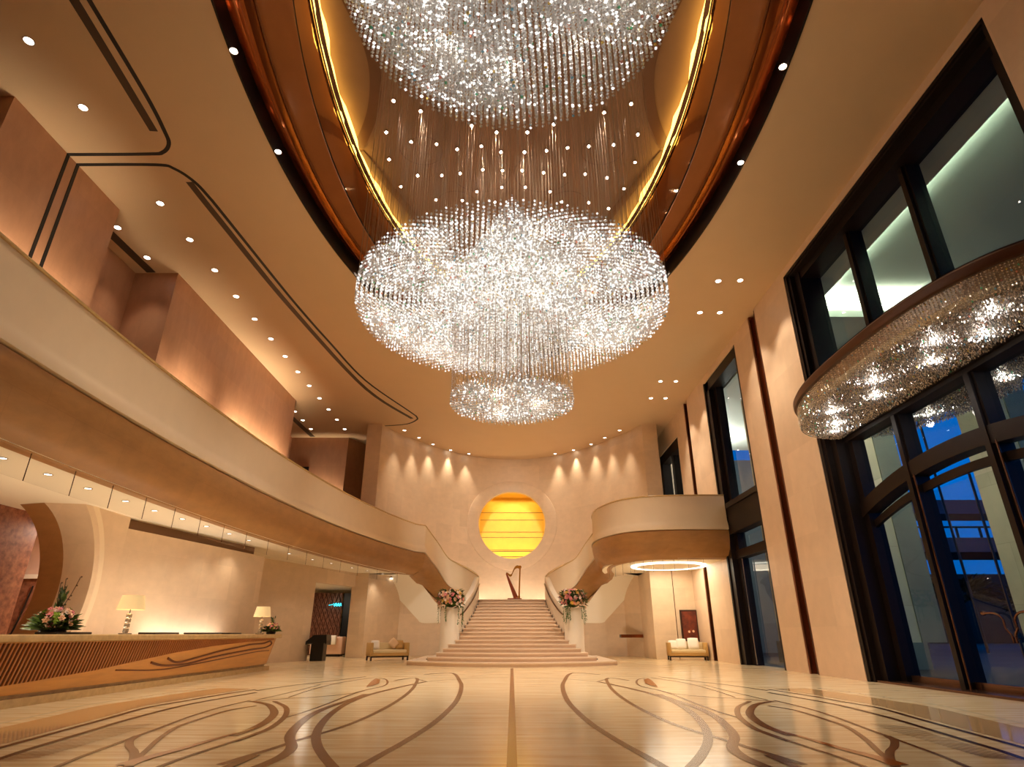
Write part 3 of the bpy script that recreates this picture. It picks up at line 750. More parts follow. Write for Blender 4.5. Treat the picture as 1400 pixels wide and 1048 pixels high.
# windows 2 and 3
w = window('window_2', 'tall narrow dark framed window in the middle of the window wall'); y0, y1, zt = W2
mb = MB(); mb.box(XR+.06, XR+.6, y0, y0+.26, 0, zt); mb.box(XR+.06, XR+.66, y1-.55, y1, 0, zt); mb.box(XR+.06, XR+.66, y0, y1, zt-.5, zt)
mb.box(XR, XR+.08, y0-.02, y0+.1, 0, zt); mb.box(XR, XR+.08, y1-.12, y1+.02, 0, zt); mb.build('frame', frame_m, w)
mb = MB(); mb.box(XR+.12, XR+.66, y0, y1, 5.35, 6.6); mb.box(XR+.04, XR+.14, y0, y1, 6.45, 6.68); mb.box(XR+.04, XR+.14, y0, y1, 5.3, 5.5); mb.build('spandrel', frame_m, w)
mb = MB(); mb.box(XR+.25, XR+.66, y0, y1, 4.25, 4.6); mb.build('transom', frame_m, w)
mb = MB(); mb.box(XR+.3, XR+.66, 26.9, 27.4, 0, zt); mb.box(XR+.3, XR+.66, 23.4, 23.75, 0, 5.4); mb.build('mullion', frame_m, w)
mb = MB(); mb.tube([(XR+.26, 26.6, .05), (XR+.26, 26.6, 4.2)], .028, 8); mb.build('door_edge', steel, w)
for za, zb in ((.1, 4.25), (4.6, 5.35), (6.6, zt-.5)):
    mb = MB(); mb.box(XR+.5, XR+.515, y0+.2, y1-.4, za, zb); mb.build('glass_pane', glass_w, w)
w = window('window_3', 'dark framed window above the right balcony'); y0, y1, zt = W3
mb = MB(); mb.box(XR+.06, XR+.6, y0, y0+.26, 6.3, zt); mb.box(XR+.06, XR+.6, y1-.5, y1, 6.3, zt); mb.box(XR+.06, XR+.6, y0, y1, zt-.6, zt); mb.build('frame', frame_m, w)
mb = MB(); mb.box(XR+.2, XR+.6, 35.3, 35.75, 6.3, zt-.5); mb.build('mullion', frame_m, w)
mb = MB(); mb.box(XR+.45, XR+.465, y0+.2, y1-.4, 6.3, zt-.5); mb.build('glass_pane', glass_w, w)

# ------------------------------------------------------------------ crystal canopy through the entrance window
ccx, ccy = 10.15, 12.75; CA, CB = 2.35, 4.75; CZ = 6.72
def sup(a, b, k, n=120, e=2.6):
    q = 2*PI*k/n; c, s_ = math.cos(q), math.sin(q)
    return (ccx+a*math.copysign(abs(c)**(2/e), c), ccy+b*math.copysign(abs(s_)**(2/e), s_))
t = thing('crystal_canopy', 'oval crystal canopy with bronze rim over the entrance doors', 'canopy', (ccx, ccy, CZ))
mb = MB(); mb.grid([[(*sup(CA+o, CB+o, k), CZ+z) for k in range(120)] for o, z in ((-.09, .5), (-.02, .48), (.03, .5), (.05, .56), (.05, .66), (.0, .72), (-.12, .74), (-.35, .75))], 0, True)
mb.build('rim', rim_m, t, True)
mb = MB(); rows = [[(ccx+(sup(CA, CB, k)[0]-ccx)*f_, ccy+(sup(CA, CB, k)[1]-ccy)*f_, CZ+.74) for k in range(120)] for f_ in (1, .5, .02)]
mb.grid(rows, 0, True); mb.build('top_plate', rim_m, t)
mb = MB(); rows = [[(ccx+(sup(CA, CB, k)[0]-ccx)*f_, ccy+(sup(CA, CB, k)[1]-ccy)*f_, CZ+z_) for k in range(120)] for f_, z_ in ((.975, .5), (.95, .2), (.88, .1), (.5, .1), (.02, .1))]
mb.grid(rows, 0, True); mb.build('mirror_lining', silver_m, t)
mb = MB(); st_ = .05
yy = ccy-CB
while yy < ccy+CB:
    xx = ccx-CA
    while xx < ccx+CA:
        u_, v_ = (xx-ccx)/CA, (yy-ccy)/CB
        if abs(u_)**2.6+abs(v_)**2.6 < .93 and not (XR+.4 < xx < XR+1.0):
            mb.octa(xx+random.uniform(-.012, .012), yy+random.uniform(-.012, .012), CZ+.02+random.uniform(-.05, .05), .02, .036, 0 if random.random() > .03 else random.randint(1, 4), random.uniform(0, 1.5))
        xx += st_
    yy += st_
for k in range(300):
    x_, y_ = sup(CA-.035, CB-.035, k, 300)
    if XR+.4 < x_ < XR+1.0: continue
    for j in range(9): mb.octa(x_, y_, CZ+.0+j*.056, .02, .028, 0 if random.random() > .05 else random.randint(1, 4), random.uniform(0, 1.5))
mb.build('crystal_drops', [crystal_s]+crystal_glint, t, kind='stuff')
for k, (sx_, sy_) in enumerate(((-1.2, -3.1), (-1.5, -1.9), (-.9, -.9), (-1.6, .1), (-1., 1.1), (-1.55, 2.2), (-.95, 3.2), (-.7, -2.2), (-.6, 3.9), (1.2, -2.4), (1.35, 0), (1.2, 2.4))):
    mb = MB(); mb.lathe([(.001, 0), (.07, 0), (.08, .04)], (ccx+sx_, ccy+sy_, CZ+.07), 14, caps=False); mb.build('canopy_lamp', lensm, t)
    lamp('canopy_lamp_light', 'POINT', (ccx+sx_, ccy+sy_, CZ-.04), 9, (1, .95, .9), t, shadow_soft_size=.1)

# ------------------------------------------------------------------ outside
mb = MB(); mb.box(XR+.65, 80, -20, 90, -.35, -.02); struct(mb, 'ground', asphalt, label='grey driveway outside the entrance')
mb = MB(); PZ = 13.6
mb.box(11.45, 24, -6, 20.6, PZ, PZ+.4)
mb.box(XR+1.0, 11.45, -6, 34, 12.6, 13.9)
mb.box(10.6, 24, 20.6, 21.2, 12.75, PZ+.4)
mb.box(10.6, 19, 21.2, 40, 13.0, 13.4)
struct(mb, 'ceiling_porch', porch_m, label='pale porch ceiling outside the tall windows')
cove = thing('cove_light', 'bright cove light line along the porch ceiling outside', 'light', (11.5, 10, 13))
mb = MB(); mb.box(11.46, 11.54, -5, 20.4, 13.2, 13.26); mb.box(11.4, 24, 20.45, 20.53, 13.2, 13.26); mb.build('cove_tube', emat('cove', (.95, 1, .72), 8), cove)
lamp('cove_light_side', 'AREA', (11.75, 8, 13.1), 1300, (.86, 1, .72), cove, rot=(math.radians(180), math.radians(-20), 0), shape='RECTANGLE', size=.3, size_y=25)
lamp('cove_light_end', 'AREA', (17, 20.2, 13.15), 260, (.95, 1, .74), cove, rot=(math.radians(160), 0, 0), shape='RECTANGLE', size=11, size_y=.3)
lamp('cove_light_far', 'AREA', (14, 30, 9.0), 160, (.95, 1, .85), cove, rot=(math.radians(180), 0, 0), shape='RECTANGLE', size=3, size_y=12)
def outpier(x0, x1, y0, y1, lab):
    t = thing('stone_pier', lab, 'pier', ((x0+x1)/2, (y0+y1)/2, 0), 'porch piers')
    mb = MB(); mb.box(x0, x1, y0, y1, .9, 13.3); mb.build('shaft', pier_m, t)
    mb = MB(); mb.box(x0-.1, x1+.1, y0-.12, y1+.1, -.02, .9); mb.build('plinth', pier_g, t)
    mb = MB(); mb.box(x1-.02, x1+.9, y0-.06, y1, .9, 13.3); mb.build('grey_return', pier_g, t, label='grey stone side of the pier')
outpier(14.2, 15.35, 24.2, 25.2, 'beige stone pier outside, seen through the far door bay of the entrance')
outpier(18.9, 20.1, 22.6, 23.8, 'beige stone pier outside, seen through the middle door bay of the entrance')
mb = MB(); mb.box(10.8, 22, 44, 44.6, 0, 13.4); mb.box(10.8, 22, 43.9, 44, 10.6, 10.75, 0)
struct(mb, 'wall_porch', pier_g, label='grey stone end wall of the porch outside')
mb = MB(); mb.box(10, 110, 88, 90, 0, 9)
struct(mb, 'wall_street', darkm, label='dark building line beyond the flyover')
outpier(12.6, 14.2, 29, 30.5, 'beige stone pier outside, seen through the narrow middle window')
lamp('porch_pier_light', 'SPOT', (14.2, 20, 11.5), 900, (1, .93, .74), cove, rot=(math.radians(35), 0, math.radians(-10)), spot_size=math.radians(90), spot_blend=.7)
lamp('porch_fill_far', 'POINT', (13.5, 37, 11.5), 900, (1, .95, .85), cove, shadow_soft_size=.4)  # unseen lamp added to brighten the porch end wall
t = thing('flyover', 'dark elevated road seen through the entrance glass against blue dusk', 'bridge', (45, 55, 0))
mb = MB(); mb.box(20, 75, 52, 58, 7.6, 8.8); deck = mb.build('road_deck', concrete, t)
mb = MB(); mb.box(20, 75, 51.9, 52.05, 9.6, 9.75)
for k in range(28): mb.box(20.2+k*2, 20.35+k*2, 51.9, 52.05, 8.8, 9.7)
mb.build('railing', darkm, deck)
for x in (24, 34.5, 46): mb = MB(); mb.lathe([(.8, 0), (.8, 7.6)], (x, 55, 0), 20); mb.build('column', concrete, t, True)
mb = MB(); mb.loft([[(x, 60, z-.7), (x, 60, z+.7), (x, 64, z+.7), (x, 64, z-.7)] for x, z in ((26, 15), (34, 13.6), (42, 13), (60, 13))]); mb.build('upper_ramp', concrete, t)
t = thing('street_lamp', 'tall street lamp glowing orange against the blue dusk sky', 'street lamp', (32.2, 44, 0))
mb = MB(); mb.tube([(32.2, 44, 0), (31.9, 44, 17.4)], .09, 8); mb.build('pole', darkm, t, True)
mb = MB(); mb.tube([(31.9, 44, 17.3), (31.2, 44, 17.25), (30.5, 44, 16.9)], .06, 8); arm = mb.build('arm', darkm, t, True)
mb = MB(); mb.ball((30.25, 44, 16.7), .3, .3, .14); mb.build('lamp_head', emat('streetlamp', (1, .55, .22), 60), arm, True)
for i, (x, y, h, r) in enumerate(((35.5, 50, 6.2, 2.4), (41, 49, 5.2, 2.6), (29, 50, 5.6, 2.0))):
    t = thing('tree', ['dark bushy tree below the flyover outside', 'dark low spreading tree right of the flyover trees outside', 'dark rounded tree beside the outdoor pier'][i], 'tree', (x, y, 0), 'trees outside')
    mb = MB(); mb.tube([(x, y, 0), (x+.1, y, h*.6)], [.22, .12], 8); mb.build('trunk', stem_m, t)
    mb = MB()
    leafpile(mb, [((x+d.x*r*q, y+d.y*r*q, h*.68+d.z*r*.6*q), d) for d, q in [(rdir(0), random.uniform(.3, 1)) for _ in range(900)]], .55, .16, 0); mb.build('crown', treem, t)
t = thing('statue', 'dark figure on a turquoise lit pedestal seen through the narrow middle window', 'statue', (14.05, 32, 0))
mb = MB(); mb.box(13.75, 14.35, 31.7, 32.3, -.02, 1.0); mb.build('pedestal', black_m, t)
mb = MB(); mb.lathe([(.26, 0), (.26, .28)], (14.05, 32, 1.0), 16); mb.build('lit_band', emat('turq', (.35, .8, .85), 1.6), t)
mb = MB(); mb.lathe([(.24, 0), (.3, .2), (.16, .45), (.22, .6), (.36, .85), (.28, 1.05), (.1, 1.1)], (14.05, 32, 1.28), 14); mb.build('figure', darkm, t, True)

# ------------------------------------------------------------------ chandeliers
def strands(mb, wires, c, R, sp, zt, zb, bs, r, glowp=.0, glintp=.03, sparkp=.04, wtop=None, wp=.3, zmin=0):
    K = int(R/sp)
    for k in range(K+1):
        d = R*k/K; cnt = max(1, int(2*PI*d/sp))
        for j in range(cnt):
            q0 = 2*PI*(j+.5*(k % 2))/cnt; X, Y = c[0]+d*math.cos(q0), c[1]+d*math.sin(q0)
            a, b = zt(d), zb(d); z = a-(bs*.5 if (j+k) % 2 else 0)
            while z > b:
                q = random.random()
                mi = 1 if q < sparkp else (2+random.randint(0, 3) if q < sparkp+glintp else (6 if q < sparkp+glintp+glowp else 0))
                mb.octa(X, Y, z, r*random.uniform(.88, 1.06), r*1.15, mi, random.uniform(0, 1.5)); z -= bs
            if wtop and random.random() < wp and not (wtop > 12 and c[1] > 12 and (X-c[0])**2+(Y-8.9)**2 < 3.95**2):
                wires.add([(X-.0025, Y, a), (X+.0025, Y, a), (X, Y+.0035, a), (X-.0025, Y, wtop), (X+.0025, Y, wtop), (X, Y+.0035, wtop)], [(0, 1, 4, 3), (1, 2, 5, 4), (2, 0, 3, 5)])
CM = [crystal, sparkm]+crystal_glint+[glowm]
CC = (0, 12.4)
t = thing('chandelier', 'giant round crystal chandelier with a smaller crystal disc hanging below it', 'chandelier', (CC[0], CC[1], ZC))
wires = MB()
mb = MB()
strands(mb, wires, CC, 3.62, .105, lambda d: 8.58+3.2*max(0, 1-d/1.9)**1.2, lambda d: 8.1-.12*(1-(d/3.62)**2), .085, .028, .34, sparkp=.004, wtop=ZC-.01, wp=.5)
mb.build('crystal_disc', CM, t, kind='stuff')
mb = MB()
strands(mb, wires, CC, 1.37, .082, lambda d: 6.06+.06*(1-(d/1.37)**2), lambda d: 5.9-.1*(1-(d/1.37)**2), .06, .024, .16, sparkp=.004, wtop=8.1, wp=.3)
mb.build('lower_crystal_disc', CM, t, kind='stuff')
mb = MB()
for k in range(60):
    a = 2*PI*k/60
    for j in range(12): mb.octa(CC[0]+1.36*math.cos(a), CC[1]+1.36*math.sin(a), 6.1+j*.16, .014)
mb.build('crystal_curtain', crystal, t, kind='stuff')
wires.build('suspension_wires', wire_m, t, kind='stuff')
for k in range(37):
    r_, a = (3.05, 2*PI*k/18) if k < 18 else ((2.0, 2*PI*k/12) if k < 30 else ((1.0, 2*PI*k/6) if k < 36 else (0, 0)))
    lamp('chandelier_bulb', 'POINT', (CC[0]+r_*math.cos(a), CC[1]+r_*math.sin(a), 8.35), 7, (1, .88, .72), t, shadow_soft_size=.25)
for k in range(3):
    lamp('chandelier_bulb', 'POINT', (CC[0]+.6*math.cos(k*2.1), CC[1]+.6*math.sin(k*2.1), 6.03), 14, (1, .88, .72), t, shadow_soft_size=.1)
CU = (0, 8.9); wires = MB(); mb = MB()
t = thing('chandelier', 'upper crystal chandelier hanging close under the dome, nearest the camera', 'chandelier', (CU[0], CU[1], ZC))
strands(mb, wires, CU, 3.75, .175, lambda d: 15.7, lambda d: 14.3, .13, .05, .12, sparkp=.003, wtop=ZC-.01, wp=.2)
mb.build('crystal_disc', CM, t, kind='stuff'); wires.build('suspension_wires', wire_m, t, kind='stuff')
for k in range(8):
    a = 2*PI*k/8; lamp('chandelier_bulb', 'POINT', (CU[0]+2.3*math.cos(a), CU[1]+2.3*math.sin(a), 15.0), 20, (1, .88, .74), t, shadow_soft_size=.12)

# star lights on the dome ceiling
STAR = [[(538, 138), (575, 152), (645, 172), (679, 181), (721, 181), (757, 170), (826, 154), (863, 142)],
        [(528, 181), (562, 194), (597, 197), (625, 204), (658, 200), (685, 208), (717, 208), (747, 206), (776, 202), (805, 200), (839, 198), (872, 184)],
        [(532, 218), (571, 240), (604, 240), (629, 237), (660, 232), (687, 233), (714, 233), (743, 236), (772, 239), (800, 238), (830, 243), (868, 222)],
        [(548, 255), (596, 273), (632, 274), (652, 262), (686, 256), (718, 256), (752, 262), (768, 276), (805, 277), (832, 285), (853, 258)]]
pm = MB(); pm.lathe([(.075, .0), (.075, .05), (.04, .06)], n=12, caps=False); pl = MB(); pl.ball((0, 0, .0), .042, nu=8, nv=6)
proto = thing('star_light', '', 'spotlight'); pm.build('holder', chrome, proto); pl.build('bulb', starm, proto)
lamp('star_beam', 'SPOT', (0, 0, -.06), 260, (1, .89, .74), proto, spot_size=math.radians(64), spot_blend=.6, shadow_soft_size=.04)
first = True
for r, rw in enumerate(STAR):
    for i, (px, py) in enumerate(rw):
        x, y = fl(px, py, ZC-.07)
        o = proto if first else copy_tree(proto); first = False
        o.location = (x, y, ZC-.07)
        tag(o, 'tiny sparkling star light on the dome, %s row from the camera, %s from the left' % (ORD[r], ORD[i]), 'spotlight', 'star lights of the dome')

# ------------------------------------------------------------------ downlights
def dl_proto(r, watt, angle, lens, blend=.5, col=(1, .83, .62), tilt=0):
    t = thing('downlight', '', 'downlight')
    mb = MB(); mb.lathe([(r*1.0, .03), (r*1.02, -.004), (r*1.22, -.012), (r*1.25, .0)], n=20, caps=False); mb.build('trim_ring', chrome, t, True)
    mb = MB(); mb.lathe([(.001, .004), (r*.97, .004), (r*1.0, .0)], n=20, caps=False); mb.build('lens', lens, t)
    if watt: lamp('beam', 'SPOT', (0, 0, -.05), watt, col, t, (0, math.radians(tilt), 0), spot_size=math.radians(angle), spot_blend=blend, shadow_soft_size=.07)
    return t
def place(proto, locs, labf, group, zs):
    for i, (x, y) in enumerate(locs):
        o = proto if i == 0 else copy_tree(proto)
        o.location = (x, y, zs-.005); tag(o, labf(i), 'downlight', group)
rowA = [(-10.62, 9.09), (-10.62, 10.88)]+[(-10.65, 14.43+1.79*i) for i in range(13)]
place(dl_proto(.095, 560, 50, lensm, 1., tilt=7), rowA, lambda i: 'round ceiling downlight in the long row over the left gallery, %s from the front' % ORD[i], 'left gallery downlights', H)
rowB = [(-12.65, 15.59), (-12.64, 17.24), (-12.72, 32.65), (-12.76, 34.2), (-12.79, 35.88)]
place(dl_proto(.095, 170, 80, lensm, 1.), rowB, lambda i: 'ceiling downlight in the recess between the left gallery walls, %s from the front' % ORD[i], 'recess downlights', H)
rowC = [(-6.89, 36.17), (-6.17, 37.71), (-5.43, 39.2), (-4.36, 40.61), (-3.12, 41.54), (3.12, 41.54), (4.36, 40.61), (5.43, 39.2), (6.17, 37.71), (6.89, 36.17)]
place(dl_proto(.09, 520, 54, lensm, 1.), rowC, lambda i: 'ceiling downlight washing the curved back wall, %s from the left' % ORD[i], 'back wall downlights', H)
rowD = [(7.62, 18.72), (8.41, 18.67), (7.62, 21.05), (8.43, 21.05), (7.66, 28.16), (8.46, 28.16), (7.68, 30.54), (8.49, 30.54)]
place(dl_proto(.095, 420, 80, lensm, .4), rowD, lambda i: 'ceiling downlight on the window side, %s of the %s group of four' % (ORD[i % 4], 'near' if i < 4 else 'far'), 'window side downlights', H)
rowE = [(-6.2, 9.3), (-6.3, 12.3), (6.2, 9.7), (6.3, 12.7)]
place(dl_proto(.08, 700, 62, lensm, .9), rowE, lambda i: 'small downlight on the black %s rim of the oval opening, %s one' % ('left' if i < 2 else 'right', 'nearer' if i % 2 == 0 else 'farther'), 'oval rim downlights', H-.04)
rowF = [(-9.91, 11.19), (-9.94, 12.47), (-9.96, 13.8), (-9.94, 15.24), (-9.91, 16.53), (-9.79, 17.8), (-9.7, 19.11), (-9.64, 20.63), (-9.61, 22.19), (-9.5, 26.11), (-9.18, 28.3), (-8.75, 29.86), (-8.28, 31.96), (-7.84, 33.53), (-7.35, 35.25)]
place(dl_proto(.075, 60, 110, softlens, .8), rowF, lambda i: 'small downlight in the ceiling under the left gallery, %s from the front' % ORD[i], 'under gallery downlights', SOF)
for x, y, e, ax, ay_ in ((5.7, 5.0, 500, 0, 0), (-5.7, 5.0, 600, 0, 0), (4.2, .8, 600, 0, 0), (-4.2, .8, 600, 0, 0), (5.6, 18.3, 1100, 6, 0), (-5.6, 18.3, 1100, 6, 0), (4.3, 21.9, 1600, 26, 0), (-4.3, 21.9, 1600, 26, 0), (1.6, 25.1, 1300, 14, 0), (-1.6, 25.1, 1300, 14, 0), (2.6, 24.6, 6500, 69, 0), (-2.6, 24.6, 6500, 69, 0)):
    lamp('fill_spot', 'SPOT', (x, y, H+.1), e, (1, .86, .68), None, (math.radians(ax), 0, 0), spot_size=math.radians(72 if ax < 60 else 56), spot_blend=.95, shadow_soft_size=.15 if ax < 60 else .7)  # unseen spots added to brighten floor, stairs and apse
# ring light under the right balcony
t = thing('ring_light', 'glowing round ring light on the ceiling under the right balcony', 'light', (7.85, 31.0, SOF))
mb = MB(); mb.grid([[(7.85+r*math.cos(2*PI*k/64), 31+r*math.sin(2*PI*k/64), z) for k in range(64)] for r, z in ((1.62, SOF-.005), (1.62, SOF-.06), (1.84, SOF-.06), (1.84, SOF-.005))], 0, True); mb.build('glow_ring', ringled, t, True)
mb = MB(); mb.lathe([(.001, 0), (1.6, 0), (1.6, -.03)], (7.85, 31, SOF-.01), 64, caps=False); mb.build('inner_disc', white_m, t)
lamp('ring_glow', 'AREA', (7.85, 31, SOF-.1), 130, (1, .84, .6), t, shape='DISK', size=3.4)

for s in (-1, 1): upl((s*4.9, 33.6, .12), 42, .5, .5, (math.radians(150), 0, 0))
t = thing('twin_spotlight', 'pair of tiny bright spotlights under the left stair flight', 'spotlight', (-7.3, 36.9, SOF))
for k in (0, 1):
    mb = MB(); mb.lathe([(.06, 0), (.06, -.1), (.045, -.12)], (-7.35+k*.2, 36.9, SOF), 12, caps=False); mb.build('holder', chrome, t)
    mb = MB(); mb.ball((-7.35+k*.2, 36.9, SOF-.12), .05, nu=8, nv=6); mb.build('bulb', lensm, t)
# glass smoke screens
def screen(path, lab, z0, z1, step):
    t = thing('glass_screen', lab, 'glass screen', (path[0][0], path[0][1], z0))
    for i in range(len(path)-1):
        a = Vector((*path[i], 0)); b = Vector((*path[i+1], 0)); d = (b-a).normalized(); a += d*.012; b -= d*.012; q = Vector((-d.y, d.x, 0))*.007
        mb = MB(); mb.loft([[tuple(p+q*s_+Vector((0, 0, z))) for p, s_ in ((a, -1), (b, -1), (b, 1), (a, 1))] for z in (z0, z1)]); mb.build('glass_pane', glass_c, t)
        mb = MB(); mb.box(b.x-.005, b.x+.005, b.y-.008, b.y+.008, z0, z1); mb.build('joint', bronze_m, t)
gp = [(gx(y)-.66, y) for y in (8.2, 9.5, 10.8, 12.1, 13.4, 14.75, 16.1, 17.45, 18.85, 20.35, 21.95, 23.6, 25.2, 26.8, 28.5, 30.3, 32.4, 34.6)]
screen(gp, 'row of frameless glass panes hanging under the left gallery edge', SOF-.55, SOF-.005, 1)
rg = [(p[0]+(.66 if p[0] < 5 else .45), p[1]+.66) for p in rpath if p[0] < 9.1 and p[1] < 31.5][::3]
screen(rg, 'curved row of glass panes hanging under the right balcony edge', SOF-.55, SOF-.005, 1)

# ------------------------------------------------------------------ reception side walls
mb = MB()
RC, RZ, RR = 14.1, 2.35, 2.65
def arc(R, c, x, n_=28, s=1):
    a0 = -math.degrees(math.asin(min(.995, RZ/R))); a1 = math.degrees(math.asin(min(.999, (SOF-RZ)/R)))
    return [(x, c+s*R*math.cos(math.radians(a0+(a1-a0)*k/n_)), RZ+R*math.sin(math.radians(a0+(a1-a0)*k/n_))) for k in range(n_+1)]
a = arc(RR, RC, -11.2)
mb.grid([a, [(-11.2, 17.6, z) for x, y, z in a]]); 
mb.grid([[(-11.2, 17.6, 0), (-11.2, 17.6, SOF-.32)], [(-10.5, 21, 0), (-10.5, 21, SOF-.32)], [(-9.86, 24.5, 0), (-9.86, 24.5, SOF-.32)], [(-10.2, 24.6, 0), (-10.2, 24.6, SOF-.32)], [(-11.9, 24.6, 0), (-11.9, 24.6, SOF-.32)]])
mb.grid([[(-11.55, 17.0, SOF), (-11.55, 17.0, SOF-.4)], [(-10.85, 21, SOF), (-10.85, 21, SOF-.4)], [(-10.2, 24.2, SOF), (-10.2, 24.2, SOF-.4)]], 1)
a2 = arc(RR, RC, -11.2, s=-1)
mb.grid([[(-11.2, 6, z) for x, y, z in a2], a2])
mb.grid([[(-11.2, -8, 0), (-11.2, -8, SOF)], [(-11.2, 6, 0), (-11.2, 6, SOF)]])
mb.grid([[(-11.2, 17.6, SOF-.32), (-10.5, 21, SOF-.32), (-9.86, 24.5, SOF-.32)], [(-11.55, 17.0, SOF-.32), (-10.85, 21, SOF-.32), (-10.2, 24.5, SOF-.32)]], 0)
struct(mb, 'wall_reception', [stone, mat('slot_brown', srgb(128, 92, 60), .6)], label='pale stone wall behind the reception counter')
mb = MB()
for s in (1, -1):
    mb.grid([arc(RR, RC, -11.2, s=s), arc(RR-.12, RC, -11.24, s=s), arc(2.14, RC+.6*s, -12.2, s=s)], 0)
    mb.grid([arc(2.14, RC+.6*s, -12.2, s=s), arc(2.14, RC+.82*s, -13.0, s=s)], 1)
    o = arc(RR-.12, RC, -11.25, s=s); p_ = arc(RR+.16, RC, -11.16, s=s); r_ = arc(RR+.2, RC, -11.21, s=s)
    mb.grid([r_, p_, o], 2)
struct(mb, 'trim_9', [stone, fascia_m, stone_plain], True, label='thick round stone arch at the end of the reception wall')
mb = MB(); mb.box(-22, -13.6, 16.9, 17.2, 0, SOF); mb.box(-13.62, -13.5, 6, 17.2, 0, SOF)
mb.v = [(x-1.0 if x > -14 and y < 17 and False else x, y, z) for x, y, z in mb.v]
struct(mb, 'wall_marble', marble_dk, label='dark red marble wall beyond the round arch')
mb = MB(); mb.box(-22, -11.3, 20.0, 20.3, 0, SOF); struct(mb, 'wall_pink', pink_m, label='pink plaster wall beyond the round arch')
t = bpy.data.objects.new('door_3', None); COL.objects.link(t); t['kind'] = 'structure'; t['label'] = 'dark door with twig metalwork beyond the round arch'; t.location = (-15.2, 19.9, 0)
mb = MB(); mb.box(-16.05, -15.9, 19.8, 20, 0, 2.95); mb.box(-14.6, -14.45, 19.8, 20, 0, 2.95); mb.box(-16.05, -14.45, 19.8, 20, 2.82, 2.95); mb.build('frame', stone_white, t)
mb = MB(); mb.box(-15.9, -14.6, 19.88, 19.97, 0, 2.82); mb.build('panel', marble_dk, t)
mb = MB()
for pts in (((-15.6, .6), (-15.35, 1.6), (-15.2, 2.6)), ((-15.2, .5), (-14.95, 1.3), (-15.15, 1.9)), ((-15.5, 1.2), (-15.1, .9), (-14.8, .3)), ((-15.0, 2.5), (-14.8, 2.1), (-14.85, 1.5))):
    mb.tube(catmull([(x, 19.84, z) for x, z in pts], 5), .025, 6)
mb.build('twig_metalwork', black_m, t)

# door wall
DA = Vector((-11.9, 25.9, 0)); DB = Vector((-7.95, 37.3, 0)); dd = (DB-DA).normalized(); dn = Vector((dd.y, -dd.x, 0))
def dw(y, off=0): q = (y-DA.y)/dd.y; p = DA+dd*q-dn*off; return p
mb = MB()
def wseg(y0, y1, z0, z1, th=.35, mi=0):
    a, b = dw(y0), dw(y1); c, d = dw(y1)-dn*th, dw(y0)-dn*th
    mb.prism([(a.x, a.y), (b.x, b.y), (c.x, c.y), (d.x, d.y)], z0, z1, mi)
wseg(25.0, 31.6, 0, SOF); wseg(36.3, 37.35, 0, SOF); wseg(31.6, 36.3, 3.62, SOF)
struct(mb, 'wall_door', stone, label='stone wall with wide doorway beside the left sofa')
t = bpy.data.objects.new('door_4', None); COL.objects.link(t); t['kind'] = 'structure'; t['label'] = 'sliding stone faced door leaf of the wide doorway'; t.location = dw(35.6)
mb = MB(); a, b = dw(35.15)-dn*.12, dw(35.85)-dn*.12; mb.prism([(a.x, a.y), (b.x, b.y), (b.x-dn.x*.06, b.y-dn.y*.06), (a.x-dn.x*.06, a.y-dn.y*.06)], 0, 3.62); mb.build('leaf', stone, t)
mb = MB(); a, b = dw(35.87)-dn*.1, dw(36.3)-dn*.1; mb.prism([(a.x, a.y), (b.x, b.y), (b.x-dn.x*.06, b.y-dn.y*.06), (a.x-dn.x*.06, a.y-dn.y*.06)], 0, 3.62); mb.build('leaf', stone, t)
mb = MB(); a = dw(35.8)-dn*.06; mb.ball((a.x, a.y, 1.3), .07); a = dw(35.95)-dn*.04; mb.ball((a.x, a.y, 1.3), .07); mb.build('handle', black_m, t)
# room behind the doorway
mb = MB()
mb.box(-17, -9.4, 43.2, 43.5, 0, 3.9); mb.box(-17.3, -17, 28, 43.5, 0, 3.9)
struct(mb, 'wall_lounge', stone_plain, label='pale wall of the lounge beyond the doorway')
mb = MB(); mb.prism([(-17.3, 28), (-11.6, 28), (-8.4, 37.2), (-8.4, 43.5), (-17.3, 43.5)], 3.78, 3.9); struct(mb, 'ceiling_lounge', white_m, label='pale ceiling of the lounge beyond the doorway')
mb = MB(); mb.box(-13.2, -12.55, 37.0, 37.6, 0, 3.78); struct(mb, 'wall_lounge_pier', stone_white, label='white pier just inside the doorway')
t = thing('lattice_screen', 'dark brown patterned lattice screen inside the doorway', 'screen', (-11.5, 40, 0))
mb = MB(); mb.box(-12.6, -10.75, 40, 40.08, 0, 3.6); mb.build('panel', marble_dk, t)
mb = MB()
for k in range(14):
    x = -12.55+k*.135
    mb.tube([(x+.05*math.sin(j*PI/2+k*PI), 39.97, j*.15) for j in range(25)], .02, 4)
mb.build('lattice', lattice_m, t)
mb = MB(); mb.box(-10.75, -9.8, 40.2, 40.3, 0, 3.6); struct(mb, 'wall_lounge_dark', black_m, label='dark opening right of the lattice screen')
t = thing('neon_sign', 'small glowing turquoise sign above the lattice screen inside the doorway', 'sign', (-10.9, 39.9, 2.9))
mb = MB(); mb.tube(catmull([(-11.55, 39.9, 2.86), (-11.3, 39.9, 2.9)], 3), .02, 5)
for k in range(3): mb.tube(catmull([(-11.25+k*.16, 39.9, 2.98), (-11.19+k*.16, 39.9, 2.8), (-11.13+k*.16, 39.9, 2.98), (-11.09+k*.16, 39.9, 2.82)], 4), .026, 5)
mb.build('lettering', emat('neon', (.05, .6, .75), 2.2), t)
t = thing('lectern', 'black angular lectern standing in the wide doorway', 'lectern', (-9.45, 31.6, 0))
mb = MB(); mb.prism([(-9.7, 31.3), (-9.1, 31.3), (-9.1, 31.9), (-9.7, 31.9)], 0, .8); mb.build('body', black_m, t)
